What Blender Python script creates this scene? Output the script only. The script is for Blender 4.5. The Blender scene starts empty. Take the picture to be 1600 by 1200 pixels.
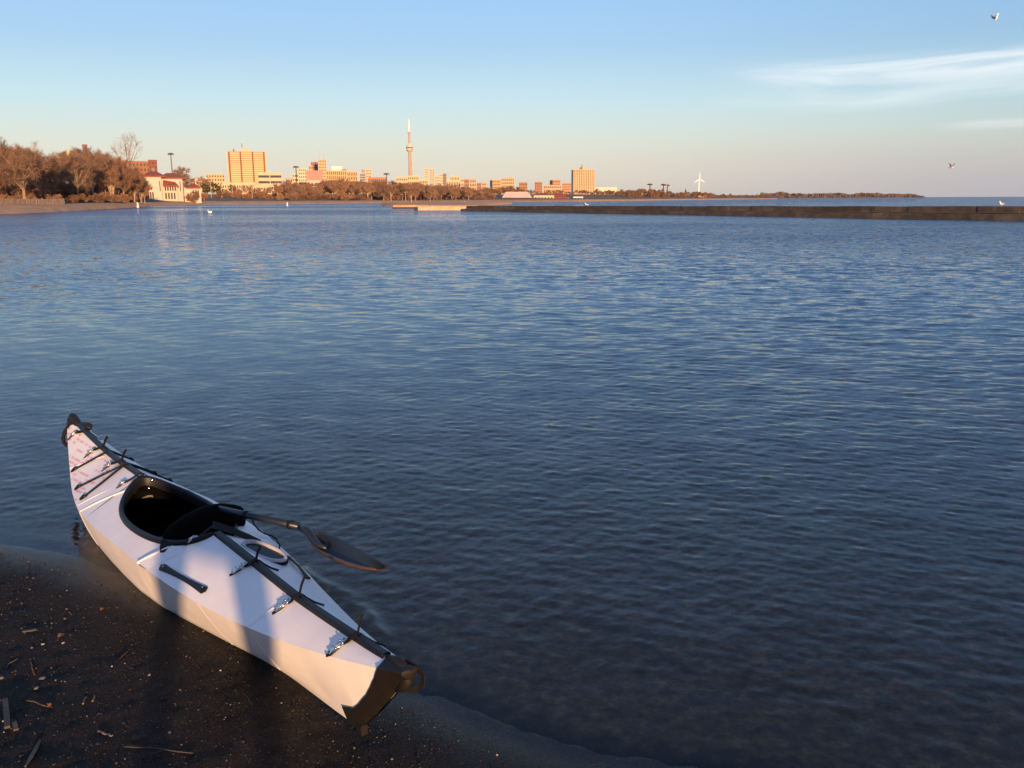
import bpy, bmesh, math, random
import numpy as np
from mathutils import Vector, Matrix

random.seed(11)
RNG = np.random.default_rng(5)
SC = bpy.context.scene
COL = SC.collection
UX, UY, UZ = Vector((1, 0, 0)), Vector((0, 1, 0)), Vector((0, 0, 1))

# ------------------------------------------------------------------ camera
F, PITCH, ROLL, CAMH = 1383.0, math.radians(11.84), math.radians(0.21), 1.70
cam_data = bpy.data.cameras.new("camera")
cam_data.sensor_fit = 'HORIZONTAL'
cam_data.sensor_width = 36.0
cam_data.lens = 36.0 * F / 1600.0
cam_data.clip_start = 0.05
cam_data.clip_end = 90000
cam = bpy.data.objects.new("camera", cam_data)
COL.objects.link(cam)
cam.location = (0, 0, CAMH)
cam.rotation_mode = 'QUATERNION'
cam.rotation_quaternion = (Matrix.Rotation(math.pi / 2 - PITCH, 3, 'X') @ Matrix.Rotation(-ROLL, 3, 'Z')).to_quaternion()
SC.camera = cam
SC.view_settings.view_transform = 'Standard'
SC.view_settings.look = 'None'
SC.view_settings.exposure = 1.0
SC.view_settings.gamma = 1.0

# ------------------------------------------------------------------ sun + sky
SUN_EL = math.radians(6.0)
SUN_AZ = math.radians(18.3)          # behind the camera, to its right
sdir = Vector((math.sin(SUN_AZ) * math.cos(SUN_EL), -math.cos(SUN_AZ) * math.cos(SUN_EL), math.sin(SUN_EL)))
sun_data = bpy.data.lights.new("sun", 'SUN')
sun_data.energy = 5.0
sun_data.angle = math.radians(0.8)
sun_data.color = (1.0, 0.58, 0.29)
sun = bpy.data.objects.new("sun", sun_data)
COL.objects.link(sun)
sun.rotation_mode = 'QUATERNION'
sun.rotation_quaternion = sdir.to_track_quat('Z', 'Y')

world = bpy.data.worlds.new("World")
SC.world = world
world.use_nodes = True
wn, wl = world.node_tree.nodes, world.node_tree.links
wn.clear()


def wnode(t, **kw):
    n = wn.new(t)
    for k, v in kw.items():
        setattr(n, k, v)
    return n


w_out = wnode('ShaderNodeOutputWorld')
w_bg = wnode('ShaderNodeBackground')
sky = wnode('ShaderNodeTexSky', sky_type='NISHITA', sun_disc=False)
sky.sun_elevation = SUN_EL
sky.sun_rotation = math.atan2(sdir.x, sdir.y)
sky.altitude = 80
sky.air_density = 1.0
sky.dust_density = 1.6
sky.ozone_density = 2.0
w_bg.inputs['Strength'].default_value = 0.13
geo = wnode('ShaderNodeTexCoord')
sep = wnode('ShaderNodeSeparateXYZ')
wl.new(geo.outputs['Generated'], sep.inputs[0])
# evening colours by height above the horizon, mixed over the physical sky
ramp = wnode('ShaderNodeValToRGB')
wl.new(sep.outputs['Z'], ramp.inputs['Fac'])
RAMP = [(0.0, (3.0, 2.65, 2.2)), (0.022, (3.42, 3.12, 2.5)), (0.052, (3.2, 3.35, 2.85)), (0.098, (2.40, 3.25, 3.50)),
        (0.155, (1.62, 2.58, 3.55)), (0.21, (1.36, 2.35, 3.75)), (0.34, (1.22, 2.15, 3.8)), (0.50, (0.80, 1.40, 2.7)), (1.0, (0.58, 0.98, 2.0))]
els = ramp.color_ramp.elements
while len(els) < len(RAMP):
    els.new(0.5)
for e, (p, c) in zip(els, RAMP):
    e.position = p
    e.color = (*[v / 5.0 for v in c], 1)
scale5 = wnode('ShaderNodeMixRGB', blend_type='MULTIPLY')
scale5.inputs['Fac'].default_value = 1
scale5.inputs['Color2'].default_value = (5, 5, 5, 1)
wl.new(ramp.outputs['Color'], scale5.inputs['Color1'])
skymix = wnode('ShaderNodeMixRGB', blend_type='MIX')
skymix.inputs['Fac'].default_value = 0.92
wl.new(sky.outputs['Color'], skymix.inputs['Color1'])
wl.new(scale5.outputs['Color'], skymix.inputs['Color2'])


def wmath(op, a, b=None, c=None):
    n = wnode('ShaderNodeMath', operation=op)
    for i, v in enumerate((a, b, c)):
        if v is None:
            continue
        if isinstance(v, (int, float)):
            n.inputs[i].default_value = v
        else:
            wl.new(v, n.inputs[i])
    return n.outputs[0]


def wband(v, a, b, c, d):
    up = wnode('ShaderNodeMapRange', interpolation_type='SMOOTHSTEP')
    up.inputs[1].default_value, up.inputs[2].default_value = a, b
    wl.new(v, up.inputs[0])
    dn = wnode('ShaderNodeMapRange', interpolation_type='SMOOTHSTEP')
    dn.inputs[1].default_value, dn.inputs[2].default_value = c, d
    dn.inputs[3].default_value, dn.inputs[4].default_value = 1, 0
    wl.new(v, dn.inputs[0])
    return wmath('MULTIPLY', up.outputs[0], dn.outputs[0])


# afterglow round the low sun behind the camera
vdot = wnode('ShaderNodeVectorMath', operation='DOT_PRODUCT')
wl.new(geo.outputs['Generated'], vdot.inputs[0])
vdot.inputs[1].default_value = tuple(sdir)
glow_f = wnode('ShaderNodeMapRange', interpolation_type='SMOOTHSTEP')
glow_f.inputs[1].default_value, glow_f.inputs[2].default_value = 0.15, 1.0
wl.new(vdot.outputs['Value'], glow_f.inputs[0])
glow = wnode('ShaderNodeMixRGB', blend_type='MIX')
glow.inputs['Color2'].default_value = (1.7, 1.45, 2.0, 1)
wl.new(glow_f.outputs[0], glow.inputs['Fac'])
wl.new(skymix.outputs['Color'], glow.inputs['Color1'])
# right-hand horizon sinks into the mauve shadow of the earth
az = wmath('ARCTAN2', sep.outputs['X'], sep.outputs['Y'])
mauve = wnode('ShaderNodeMixRGB', blend_type='MIX')
mauve.inputs['Color2'].default_value = (2.15, 2.05, 2.25, 1)
mz = wnode('ShaderNodeMapRange', interpolation_type='SMOOTHSTEP')
mz.inputs[1].default_value, mz.inputs[2].default_value = -0.12, 0.55
wl.new(az, mz.inputs[0])
me = wnode('ShaderNodeMapRange', interpolation_type='SMOOTHSTEP')
me.inputs[1].default_value, me.inputs[2].default_value = 0.0, 0.085
me.inputs[3].default_value, me.inputs[4].default_value = 1, 0
wl.new(sep.outputs['Z'], me.inputs[0])
wl.new(wmath('MULTIPLY', wmath('MULTIPLY', mz.outputs[0], me.outputs[0]), 0.8), mauve.inputs['Fac'])
wl.new(glow.outputs['Color'], mauve.inputs['Color1'])
# the sky darkens a little to the right
dark = wnode('ShaderNodeMixRGB', blend_type='MULTIPLY')
dark.inputs['Color2'].default_value = (0.72, 0.80, 0.84, 1)
dz = wnode('ShaderNodeMapRange', interpolation_type='SMOOTHSTEP')
dz.inputs[1].default_value, dz.inputs[2].default_value = 0.0, 0.75
wl.new(az, dz.inputs[0])
wl.new(dz.outputs[0], dark.inputs['Fac'])
wl.new(mauve.outputs['Color'], dark.inputs['Color1'])
# thin cirrus streaks
elv = wmath('ARCSINE', sep.outputs['Z'])
comb = wnode('ShaderNodeCombineXYZ')
tilt = wmath('ADD', elv, wmath('MULTIPLY', az, -0.02))
wl.new(wmath('MULTIPLY', az, 4.0), comb.inputs[0])
wl.new(wmath('MULTIPLY', tilt, 46.0), comb.inputs[1])
cn = wnode('ShaderNodeTexNoise')
cn.inputs['Scale'].default_value = 1.0
cn.inputs['Detail'].default_value = 8
cn.inputs['Roughness'].default_value = 0.58
cn.inputs['Distortion'].default_value = 0.7
wl.new(comb.outputs[0], cn.inputs['Vector'])
cm = wnode('ShaderNodeMapRange', interpolation_type='SMOOTHSTEP')
cm.inputs[1].default_value, cm.inputs[2].default_value = 0.30, 0.66
wl.new(cn.outputs['Fac'], cm.inputs[0])
streak_a = wmath('MULTIPLY', wband(tilt, 0.095, 0.112, 0.119, 0.135), wband(az, 0.20, 0.34, 0.9, 1.2))
streak_b = wmath('MULTIPLY', wband(tilt, 0.074, 0.088, 0.094, 0.108), wband(az, 0.16, 0.40, 0.9, 1.2))
streak_c = wmath('MULTIPLY', wband(tilt, 0.052, 0.057, 0.060, 0.065), wband(az, 0.42, 0.48, 0.9, 1.2))
streak_d = wmath('MULTIPLY', wband(tilt, 0.150, 0.156, 0.160, 0.166), wband(az, 0.345, 0.365, 0.38, 0.40))
cl = wmath('ADD', wmath('ADD', wmath('MULTIPLY', streak_a, 1.0), wmath('MULTIPLY', streak_b, 0.55)), wmath('ADD', wmath('MULTIPLY', streak_c, 0.4), wmath('MULTIPLY', streak_d, 0.14)))
cloud = wnode('ShaderNodeMixRGB', blend_type='MIX')
cloud.inputs['Color2'].default_value = (4.1, 4.25, 4.3, 1)
wl.new(wmath('MULTIPLY', wmath('MULTIPLY', cl, wmath('ADD', wmath('MULTIPLY', cm.outputs[0], 0.95), 0.08)), 0.72), cloud.inputs['Fac'])
wl.new(dark.outputs['Color'], cloud.inputs['Color1'])
wl.new(cloud.outputs['Color'], w_bg.inputs['Color'])
wl.new(w_bg.outputs[0], w_out.inputs['Surface'])


# ------------------------------------------------------------------ helpers: picture geometry to world positions
def ray(px, py):
    u, v = (px - 800) / F, (py - 600) / F
    c, s = math.cos(ROLL), math.sin(ROLL)
    u, v = u * c - v * s, u * s + v * c
    return Vector((u, math.cos(PITCH) - v * math.sin(PITCH), -(math.sin(PITCH) + v * math.cos(PITCH))))


def at(px, py, z):
    """Point at height z seen in direction (px,py)."""
    r = ray(px, py)
    t = (z - CAMH) / r.z
    return Vector((0, 0, CAMH)) + r * t


def far(px, py, d):
    """Point at ground distance d seen in direction (px,py)."""
    r = ray(px, py)
    t = d / math.hypot(r.x, r.y)
    return Vector((0, 0, CAMH)) + r * t


# ------------------------------------------------------------------ helpers: objects
def tag(o, label=None, cat=None, group=None, kind=None):
    if label:
        o['label'] = label
    if cat:
        o['category'] = cat
    if group:
        o['group'] = group
    if kind:
        o['kind'] = kind
    return o


def empty(name, loc, rz=0.0, label=None, cat=None, group=None):
    o = bpy.data.objects.new(name, None)
    o.empty_display_size = 0.2
    COL.objects.link(o)
    o.location = loc
    o.rotation_euler = (0, 0, rz)
    return tag(o, label, cat, group)


class MB:
    def __init__(s):
        s.v, s.f, s.m = [], [], []
        s.mi = 0

    def add(s, verts, faces):
        b = len(s.v)
        s.v += [tuple(p) for p in verts]
        s.f += [tuple(b + i for i in f) for f in faces]
        s.m += [s.mi] * len(faces)

    def box(s, x0, x1, y0, y1, z0, z1):
        s.add([(x0, y0, z0), (x1, y0, z0), (x1, y1, z0), (x0, y1, z0), (x0, y0, z1), (x1, y0, z1), (x1, y1, z1), (x0, y1, z1)],
              [(0, 3, 2, 1), (4, 5, 6, 7), (0, 1, 5, 4), (1, 2, 6, 5), (2, 3, 7, 6), (3, 0, 4, 7)])

    def grid(s, rows, closed=False):
        n = len(rows[0])
        b = len(s.v)
        for r in rows:
            s.v += [tuple(p) for p in r]
        m = n if closed else n - 1
        for i in range(len(rows) - 1):
            for j in range(m):
                k = (j + 1) % n
                s.f.append((b + i * n + j, b + i * n + k, b + (i + 1) * n + k, b + (i + 1) * n + j))
                s.m.append(s.mi)

    def tube(s, pts, rad, n=8, cap=True):
        pts = [Vector(p) for p in pts]
        if not isinstance(rad, (list, tuple)):
            rad = [rad] * len(pts)
        rows = []
        up = None
        for i, p in enumerate(pts):
            t = (pts[min(i + 1, len(pts) - 1)] - pts[max(i - 1, 0)])
            t = t.normalized() if t.length > 1e-9 else Vector((0, 0, 1))
            if up is None:
                up = Vector((0, 0, 1)) if abs(t.z) < 0.9 else Vector((1, 0, 0))
            a = t.cross(up).normalized()
            bb = a.cross(t).normalized()
            up = bb
            rows.append([p + (a * math.cos(2 * math.pi * k / n) + bb * math.sin(2 * math.pi * k / n)) * rad[i] for k in range(n)])
        b = len(s.v)
        s.grid(rows, True)
        if cap:
            s.f.append(tuple(b + k for k in range(n))[::-1]); s.m.append(s.mi)
            e = b + (len(pts) - 1) * n
            s.f.append(tuple(e + k for k in range(n))); s.m.append(s.mi)

    def ribbon(s, pts, normals, width, thick):
        """flat strap along pts; normals give its facing"""
        pts = [Vector(p) for p in pts]
        rows = []
        for i, p in enumerate(pts):
            t = (pts[min(i + 1, len(pts) - 1)] - pts[max(i - 1, 0)]).normalized()
            nn = Vector(normals[i] if isinstance(normals, list) else normals)
            a = t.cross(nn).normalized()
            nn = a.cross(t).normalized()
            w = (width[i] if isinstance(width, (list, tuple)) else width) / 2
            h = thick / 2
            rows.append([p + a * w + nn * h, p - a * w + nn * h, p - a * w - nn * h, p + a * w - nn * h])
        b = len(s.v)
        s.grid(rows, True)
        e = b + (len(pts) - 1) * 4
        s.f += [(b + 3, b + 2, b + 1, b), (e, e + 1, e + 2, e + 3)]
        s.m += [s.mi, s.mi]

    def build(s, name, mats, parent=None, smooth=False, fix=True):
        me = bpy.data.meshes.new(name)
        me.from_pydata(s.v, [], s.f)
        if not isinstance(mats, (list, tuple)):
            mats = [mats]
        for m in mats:
            me.materials.append(m)
        if len(mats) > 1:
            me.polygons.foreach_set('material_index', s.m)
        if smooth:
            me.polygons.foreach_set('use_smooth', [True] * len(me.polygons))
        if fix:
            bm = bmesh.new()
            bm.from_mesh(me)
            bmesh.ops.recalc_face_normals(bm, faces=bm.faces)
            bm.to_mesh(me)
            bm.free()
        me.update()
        o = bpy.data.objects.new(name, me)
        COL.objects.link(o)
        if parent:
            o.parent = parent
        return o


def dup_tree(o, parent=None):
    c = o.copy()
    COL.objects.link(c)
    if parent:
        c.parent = parent
    for ch in list(o.children):
        dup_tree(ch, c)
    return c


def np_mesh(name, V, Fq, mat, attrs=None, smooth=True):
    me = bpy.data.meshes.new(name)
    me.vertices.add(len(V))
    me.vertices.foreach_set('co', V.astype(np.float32).ravel())
    k = Fq.shape[1]
    me.loops.add(Fq.size)
    me.loops.foreach_set('vertex_index', Fq.astype(np.int32).ravel())
    me.polygons.add(len(Fq))
    me.polygons.foreach_set('loop_start', np.arange(0, Fq.size, k, dtype=np.int32))
    me.polygons.foreach_set('loop_total', np.full(len(Fq), k, dtype=np.int32))
    if smooth:
        me.polygons.foreach_set('use_smooth', np.ones(len(Fq), dtype=bool))
    for an, av in (attrs or {}).items():
        a = me.attributes.new(an, 'FLOAT', 'POINT')
        a.data.foreach_set('value', av.astype(np.float32).ravel())
    me.materials.append(mat)
    me.update(calc_edges=True)
    me.validate()
    o = bpy.data.objects.new(name, me)
    COL.objects.link(o)
    return o


def grid_faces(nr, nc):
    i, j = np.meshgrid(np.arange(nr - 1), np.arange(nc - 1), indexing='ij')
    a = (i * nc + j).ravel()
    return np.stack([a, a + 1, a + nc + 1, a + nc], 1)


# ------------------------------------------------------------------ materials
class Mat:
    def __init__(s, name):
        s.m = bpy.data.materials.new(name)
        s.m.use_nodes = True
        s.n, s.l = s.m.node_tree.nodes, s.m.node_tree.links
        s.p = s.n['Principled BSDF']

    def node(s, t, **kw):
        n = s.n.new(t)
        for k, v in kw.items():
            setattr(n, k, v)
        return n

    def link(s, a, b):
        s.l.new(a, b)

    def math(s, op, a, b=None):
        n = s.node('ShaderNodeMath', operation=op)
        for i, v in enumerate((a, b)):
            if v is None:
                continue
            if isinstance(v, (int, float)):
                n.inputs[i].default_value = v
            else:
                s.link(v, n.inputs[i])
        return n.outputs[0]

    def noise(s, scale, detail=4, rough=0.55, coord='Object', dist=0.0):
        tc = s.node('ShaderNodeTexCoord')
        n = s.node('ShaderNodeTexNoise')
        n.inputs['Scale'].default_value = scale
        n.inputs['Detail'].default_value = detail
        n.inputs['Roughness'].default_value = rough
        n.inputs['Distortion'].default_value = dist
        s.link(tc.outputs[coord], n.inputs['Vector'])
        return n

    def ramp(s, fac, stops):
        r = s.node('ShaderNodeValToRGB')
        e = r.color_ramp.elements
        while len(e) < len(stops):
            e.new(0.5)
        for el, (p, c) in zip(e, stops):
            el.position = p
            el.color = (*c, 1)
        s.link(fac, r.inputs['Fac'])
        return r

    def bump(s, fac, strength, dist):
        b = s.node('ShaderNodeBump')
        b.inputs['Strength'].default_value = strength
        b.inputs['Distance'].default_value = dist
        s.link(fac, b.inputs['Height'])
        s.link(b.outputs[0], s.p.inputs['Normal'])
        return b


def mottled(name, c, rough=0.7, var=0.18, scale=3.0, bump=0.0, bdist=0.01, metallic=0.0, spec=0.5, coord='Object'):
    M = Mat(name)
    n = M.noise(scale, 5, 0.6, coord)
    lo = tuple(max(0, v * (1 - var)) for v in c)
    hi = tuple(v * (1 + var) for v in c)
    r = M.ramp(n.outputs['Fac'], [(0.3, lo), (0.7, hi)])
    M.link(r.outputs[0], M.p.inputs['Base Color'])
    M.p.inputs['Roughness'].default_value = rough
    M.p.inputs['Metallic'].default_value = metallic
    M.p.inputs['Specular IOR Level'].default_value = spec
    if bump:
        M.bump(n.outputs['Fac'], bump, bdist)
    return M.m


# ------------------------------------------------------------------ water level, shoreline and beach relief
WL = 0.015
shore_px = [(-900, 800), (-420, 838), (-150, 842), (0, 850), (70, 862), (130, 872), (200, 905), (300, 930), (420, 985), (520, 1010), (600, 1040), (650, 1072), (720, 1108),
            (790, 1137), (860, 1155), (960, 1180), (1080, 1194), (1250, 1222), (1500, 1270), (2000, 1330)]
SH = np.array([[*at(x, y, WL).xy] for x, y in shore_px])


def shore_dist(P):
    """signed distance to the waterline, positive on the beach"""
    best = np.full(len(P), 1e9)
    sg = np.zeros(len(P))
    for a, b in zip(SH[:-1], SH[1:]):
        d = b - a
        t = np.clip(((P - a) @ d) / (d @ d), 0, 1)
        q = P - (a + t[:, None] * d)
        L = np.hypot(q[:, 0], q[:, 1])
        s = np.where(d[0] * q[:, 1] - d[1] * q[:, 0] < 0, 1.0, -1.0)
        m = L < best - 1e-9
        best = np.where(m, L, best)
        sg = np.where(m, s, sg)
    return best * sg


def vnoise(x, y, seed, n=14, lo=0.3, hi=3.0):
    r = np.random.default_rng(seed)
    out = np.zeros_like(x)
    for k in range(n):
        f = lo * (hi / lo) ** (k / max(1, n - 1))
        a = r.uniform(0, 2 * math.pi)
        out += np.sin((x * math.cos(a) + y * math.sin(a)) * f * 2 * math.pi + r.uniform(0, 6.28)) / (f / lo) ** 0.7
    return out / math.sqrt(n)


def sand_height(P):
    d = shore_dist(P) + 0.035 * vnoise(P[:, 0], P[:, 1], 3, 12, 0.3, 4.5)
    up = np.where(d > 0, 0.03 * np.minimum(d, 0.8) + 0.07 * np.maximum(d - 0.8, 0), 0)
    up = np.minimum(up, 1.2 + 0.01 * np.maximum(d, 0))
    dn = np.where(d < 0, -0.055 * np.minimum(-d, 6) - 0.10 * np.maximum(-d - 6, 0), 0)
    dn = np.maximum(dn, -5.0)
    fade = np.clip(np.abs(d) / 0.5, 0.15, 1)
    return WL + up + dn + fade * (0.008 * vnoise(P[:, 0], P[:, 1], 8, 16, 0.5, 7.0) + 0.0035 * vnoise(P[:, 0], P[:, 1], 9, 18, 6.0, 18.0)), d


# ------------------------------------------------------------------ lake bed and beach: one sheet
def stretched(lo, hi, fine_lo, fine_hi, step, g=1.25):
    mid = list(np.arange(fine_lo, fine_hi + 1e-6, step))
    a, s = fine_hi, step
    out = []
    while a < hi:
        s *= g
        a += s
        out.append(a)
    b, s = fine_lo, step
    left = []
    while b > lo:
        s *= g
        b -= s
        left.append(b)
    return np.array(left[::-1] + mid + out)


M = Mat('dark_wet_sand')
tc = M.node('ShaderNodeTexCoord')
n1 = M.noise(5.0, 8, 0.65)
n2 = M.noise(260.0, 2, 0.5)
vor = M.node('ShaderNodeTexVoronoi')
vor.inputs['Scale'].default_value = 300
M.link(tc.outputs['Object'], vor.inputs['Vector'])
r1 = M.ramp(n1.outputs['Fac'], [(0.25, (0.0075, 0.0062, 0.0057)), (0.5, (0.0125, 0.0103, 0.0093)), (0.75, (0.021, 0.0170, 0.0150))])
sepv = M.node('ShaderNodeSeparateColor')
M.link(vor.outputs['Color'], sepv.inputs[0])
rg = M.ramp(sepv.outputs[0], [(0.0, (0.35, 0.33, 0.32)), (0.55, (0.9, 0.88, 0.85)), (0.95, (1.5, 1.4, 1.3)), (0.972, (4.0, 3.8, 3.6))])
mul = M.node('ShaderNodeMixRGB', blend_type='MULTIPLY')
mul.inputs['Fac'].default_value = 1
M.link(r1.outputs[0], mul.inputs['Color1'])
M.link(rg.outputs[0], mul.inputs['Color2'])
att = M.node('ShaderNodeAttribute', attribute_name='shore')
under = M.node('ShaderNodeMapRange')
under.inputs[1].default_value, under.inputs[2].default_value = -0.16, 0.0
under.inputs[3].default_value, under.inputs[4].default_value = 1, 0
M.link(att.outputs['Fac'], under.inputs[0])
n3 = M.noise(16.0, 8, 0.72)
bed = M.ramp(n3.outputs['Fac'], [(0.36, (0.070, 0.040, 0.019)), (0.52, (0.19, 0.105, 0.048)), (0.66, (0.42, 0.235, 0.105))])
mixb = M.node('ShaderNodeMixRGB')
M.link(under.outputs[0], mixb.inputs['Fac'])
M.link(mul.outputs[0], mixb.inputs['Color1'])
M.link(bed.outputs[0], mixb.inputs['Color2'])
M.link(mixb.outputs[0], M.p.inputs['Base Color'])
wet = M.node('ShaderNodeMapRange', interpolation_type='SMOOTHSTEP')
wet.inputs[1].default_value, wet.inputs[2].default_value = 0.03, 0.34
wet.inputs[3].default_value, wet.inputs[4].default_value = 0.16, 0.75
addw = M.math('ADD', att.outputs['Fac'], M.math('MULTIPLY', M.math('SUBTRACT', n1.outputs['Fac'], 0.5), 0.25))
M.link(addw, wet.inputs[0])
M.link(wet.outputs[0], M.p.inputs['Roughness'])
M.p.inputs['IOR'].default_value = 1.33
M.p.inputs['Specular IOR Level'].default_value = 0.32
bh = M.math('ADD', M.math('MULTIPLY', vor.outputs['Distance'], 0.6), n2.outputs['Fac'])
bp = M.bump(bh, 0.6, 0.006)
bs = M.node('ShaderNodeMapRange')
bs.inputs[1].default_value, bs.inputs[2].default_value = 0.0, 0.3
bs.inputs[3].default_value, bs.inputs[4].default_value = 0.12, 0.75
M.link(att.outputs['Fac'], bs.inputs[0])
M.link(bs.outputs[0], bp.inputs['Strength'])
SAND = M.m

xs = stretched(-900, 900, -4.6, 3.0, 0.018)
ys = stretched(-40, 1000, 1.4, 5.4, 0.018)
XX, YY = np.meshgrid(xs, ys)
P2 = np.stack([XX.ravel(), YY.ravel()], 1)
zz, dd = sand_height(P2)
sand = np_mesh('beach_ground', np.column_stack([P2, zz]), grid_faces(len(ys), len(xs)), SAND, {'shore': dd})
tag(sand, kind='structure')


def sand_z(x, y):
    return float(sand_height(np.array([[x, y]]))[0][0])


def on_sand(px, py):
    z = 0.05
    for _ in range(12):
        p = at(px, py, z)
        z = 0.5 * z + 0.5 * sand_z(p.x, p.y)
    return Vector((p.x, p.y, z))


A_BW, B_BW = at(728, 326, WL), at(1640, 345, WL)
# ------------------------------------------------------------------ water: one sheet out to the horizon, rippled for real
M = Mat('lake_water')
M.n.remove(M.p)
outn = M.n['Material Output']
ge = M.node('ShaderNodeNewGeometry')
at_d = M.node('ShaderNodeAttribute', attribute_name='depth')
at_r = M.node('ShaderNodeAttribute', attribute_name='chop')
nz = M.node('ShaderNodeTexNoise')
nz.inputs['Scale'].default_value = 5.0
nz.inputs['Detail'].default_value = 5
nz.inputs['Roughness'].default_value = 0.72
mp = M.node('ShaderNodeMapping')
mp.inputs['Scale'].default_value = (0.55, 1.0, 1.0)
M.link(ge.outputs['Position'], mp.inputs['Vector'])
M.link(mp.outputs[0], nz.inputs['Vector'])
sub = M.node('ShaderNodeVectorMath', operation='SUBTRACT')
M.link(nz.outputs['Color'], sub.inputs[0])
sub.inputs[1].default_value = (0.5, 0.560, 0.5)   # lee faces, towards the beach, are the steeper ones
flat = M.node('ShaderNodeVectorMath', operation='MULTIPLY')
M.link(sub.outputs[0], flat.inputs[0])
flat.inputs[1].default_value = (5.0, 7.0, 0.0)
scl = M.node('ShaderNodeVectorMath', operation='SCALE')
M.link(flat.outputs[0], scl.inputs[0])
M.link(at_r.outputs['Fac'], scl.inputs['Scale'])
addn = M.node('ShaderNodeVectorMath', operation='ADD')
M.link(ge.outputs['Normal'], addn.inputs[0])
M.link(scl.outputs[0], addn.inputs[1])
nrm = M.node('ShaderNodeVectorMath', operation='NORMALIZE')
M.link(addn.outputs[0], nrm.inputs[0])
fr = M.node('ShaderNodeFresnel')
fr.inputs['IOR'].default_value = 1.333
M.link(nrm.outputs[0], fr.inputs['Normal'])
gl = M.node('ShaderNodeBsdfGlossy')
gl.inputs['Roughness'].default_value = 0.015
M.link(nrm.outputs[0], gl.inputs['Normal'])
tr = M.node('ShaderNodeBsdfTransparent')
tr.inputs['Color'].default_value = (0.80, 0.82, 0.80, 1)
df = M.node('ShaderNodeBsdfDiffuse')
df.inputs['Color'].default_value = (0.036, 0.105, 0.195, 1)
mxd = M.node('ShaderNodeMixShader')
M.link(at_d.outputs['Fac'], mxd.inputs[0])
M.link(tr.outputs[0], mxd.inputs[1])
M.link(df.outputs[0], mxd.inputs[2])
mxf = M.node('ShaderNodeMixShader')
M.link(fr.outputs[0], mxf.inputs[0])
M.link(mxd.outputs[0], mxf.inputs[1])
M.link(gl.outputs[0], mxf.inputs[2])
M.link(mxf.outputs[0], outn.inputs['Surface'])
WATER = M.m

rr = [1.5]
while rr[-1] < 14000:
    r = rr[-1]
    rr.append(r + (min(max(0.0075, r * r / 3000), r * 0.02) if r < 70 else r * 0.05))
rr = np.array(rr)
tt = np.linspace(-math.radians(50), math.radians(50), 960)
R2, T2 = np.meshgrid(rr, tt, indexing='ij')
X = (R2 * np.sin(T2)).ravel()
Y = (R2 * np.cos(T2)).ravel()
Rf = R2.ravel()
dr = np.gradient(rr)
spc = np.maximum(np.repeat(dr, len(tt)), Rf * (tt[1] - tt[0]))
sd = shore_dist(np.stack([X, Y], 1))
off = np.clip(-sd, 0, 1e9)
# gusts: ruffled and calm patches
gust = 0.5 + 0.42 * vnoise(X * 0.30, Y, 21, 10, 0.012, 0.14) + 0.14 * vnoise(X * 0.5, Y, 22, 8, 0.08, 0.5)
gust = np.clip(gust + 0.55 * np.clip((X + 1.5) / 6, 0, 1) * np.clip((Y - 4.5) / 4, 0, 1) * np.exp(-np.maximum(Y - 20, 0) / 20), 0.12, 1.35)
calm = np.exp(-((Y - 10.5 - 0.12 * X) / 3.8) ** 2) * np.clip((1.2 - X) / 4.5, 0.0, 1)
gust = gust * (1 - 0.85 * calm)
near = np.clip((off - 0.6) / 15.0, 0, 1)
amp_env = 0.16 + 0.84 * gust
Z = np.zeros_like(X)
lost = np.zeros_like(X)
wr = np.random.default_rng(77)
NW = 96
for k in range(NW):
    lam = 0.028 * (1.1 / 0.028) ** (k / (NW - 1)) * wr.uniform(0.9, 1.1)
    main = wr.choice([-0.50, 0.84 if lam < 0.3 else 0.42, 0.0], p=[0.42, 0.36, 0.22])
    ang = -math.pi / 2 + main + wr.normal(0, 0.22 if lam > 0.12 else 0.4)
    slope = (0.022 if 0.09 < lam < 0.30 else 0.0150) * (1.0 if lam < 0.5 else 0.45) * (0.75 if lam < 0.06 else 1.0)
    a = slope * lam / (2 * math.pi) * math.sqrt(2)
    kk = 2 * math.pi / lam
    vis = np.clip((lam / spc - 2.2) / 2.5, 0, 1)
    ph = kk * (X * math.cos(ang) + Y * math.sin(ang)) + wr.uniform(0, 6.28)
    lg = np.clip((lam - 0.07) / 0.15, 0, 1)
    shore_k = (1 - lg) * (0.75 + 0.25 * near + 0.25 * np.exp(-((off - 2.5) / 2.0) ** 2)) + lg * (0.10 + 0.90 * near ** 1.1)
    Z += a * vis * amp_env * shore_k * np.sin(ph)
    lost += (slope * amp_env * shore_k) ** 2 * (1 - vis ** 2)
Z = Z + 14.0 * np.clip(Z, -0.02, 0.03) ** 2      # crests sharper than troughs
# shallow water flattens the swell at the edge
edge = np.clip(off / 0.5, 0.12, 1)
Z *= edge
# one small wave turning over beside the kayak
wv = np.array([[*at(x, y, WL).xy] for x, y in [(470, 893), (500, 912), (540, 930), (570, 955), (590, 985), (606, 1012)]])
bd = np.full(len(X), 1e9)
selw = (Rf < 6)
Pw = np.stack([X[selw], Y[selw]], 1)
bw = np.full(len(Pw), 1e9)
for a_, b_ in zip(wv[:-1], wv[1:]):
    d_ = b_ - a_
    t_ = np.clip(((Pw - a_) @ d_) / (d_ @ d_), 0, 1)
    q_ = Pw - (a_ + t_[:, None] * d_)
    bw = np.minimum(bw, np.hypot(q_[:, 0], q_[:, 1]))
Z[selw] += 0.011 * np.exp(-(bw / 0.035) ** 2) * (1 + 0.5 * vnoise(Pw[:, 0], Pw[:, 1], 31, 12, 2.0, 14.0))
depth = np.clip(off * 0.055, 0, 10)
turb = 1 - np.exp(-(depth / 0.50) ** 2)
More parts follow.
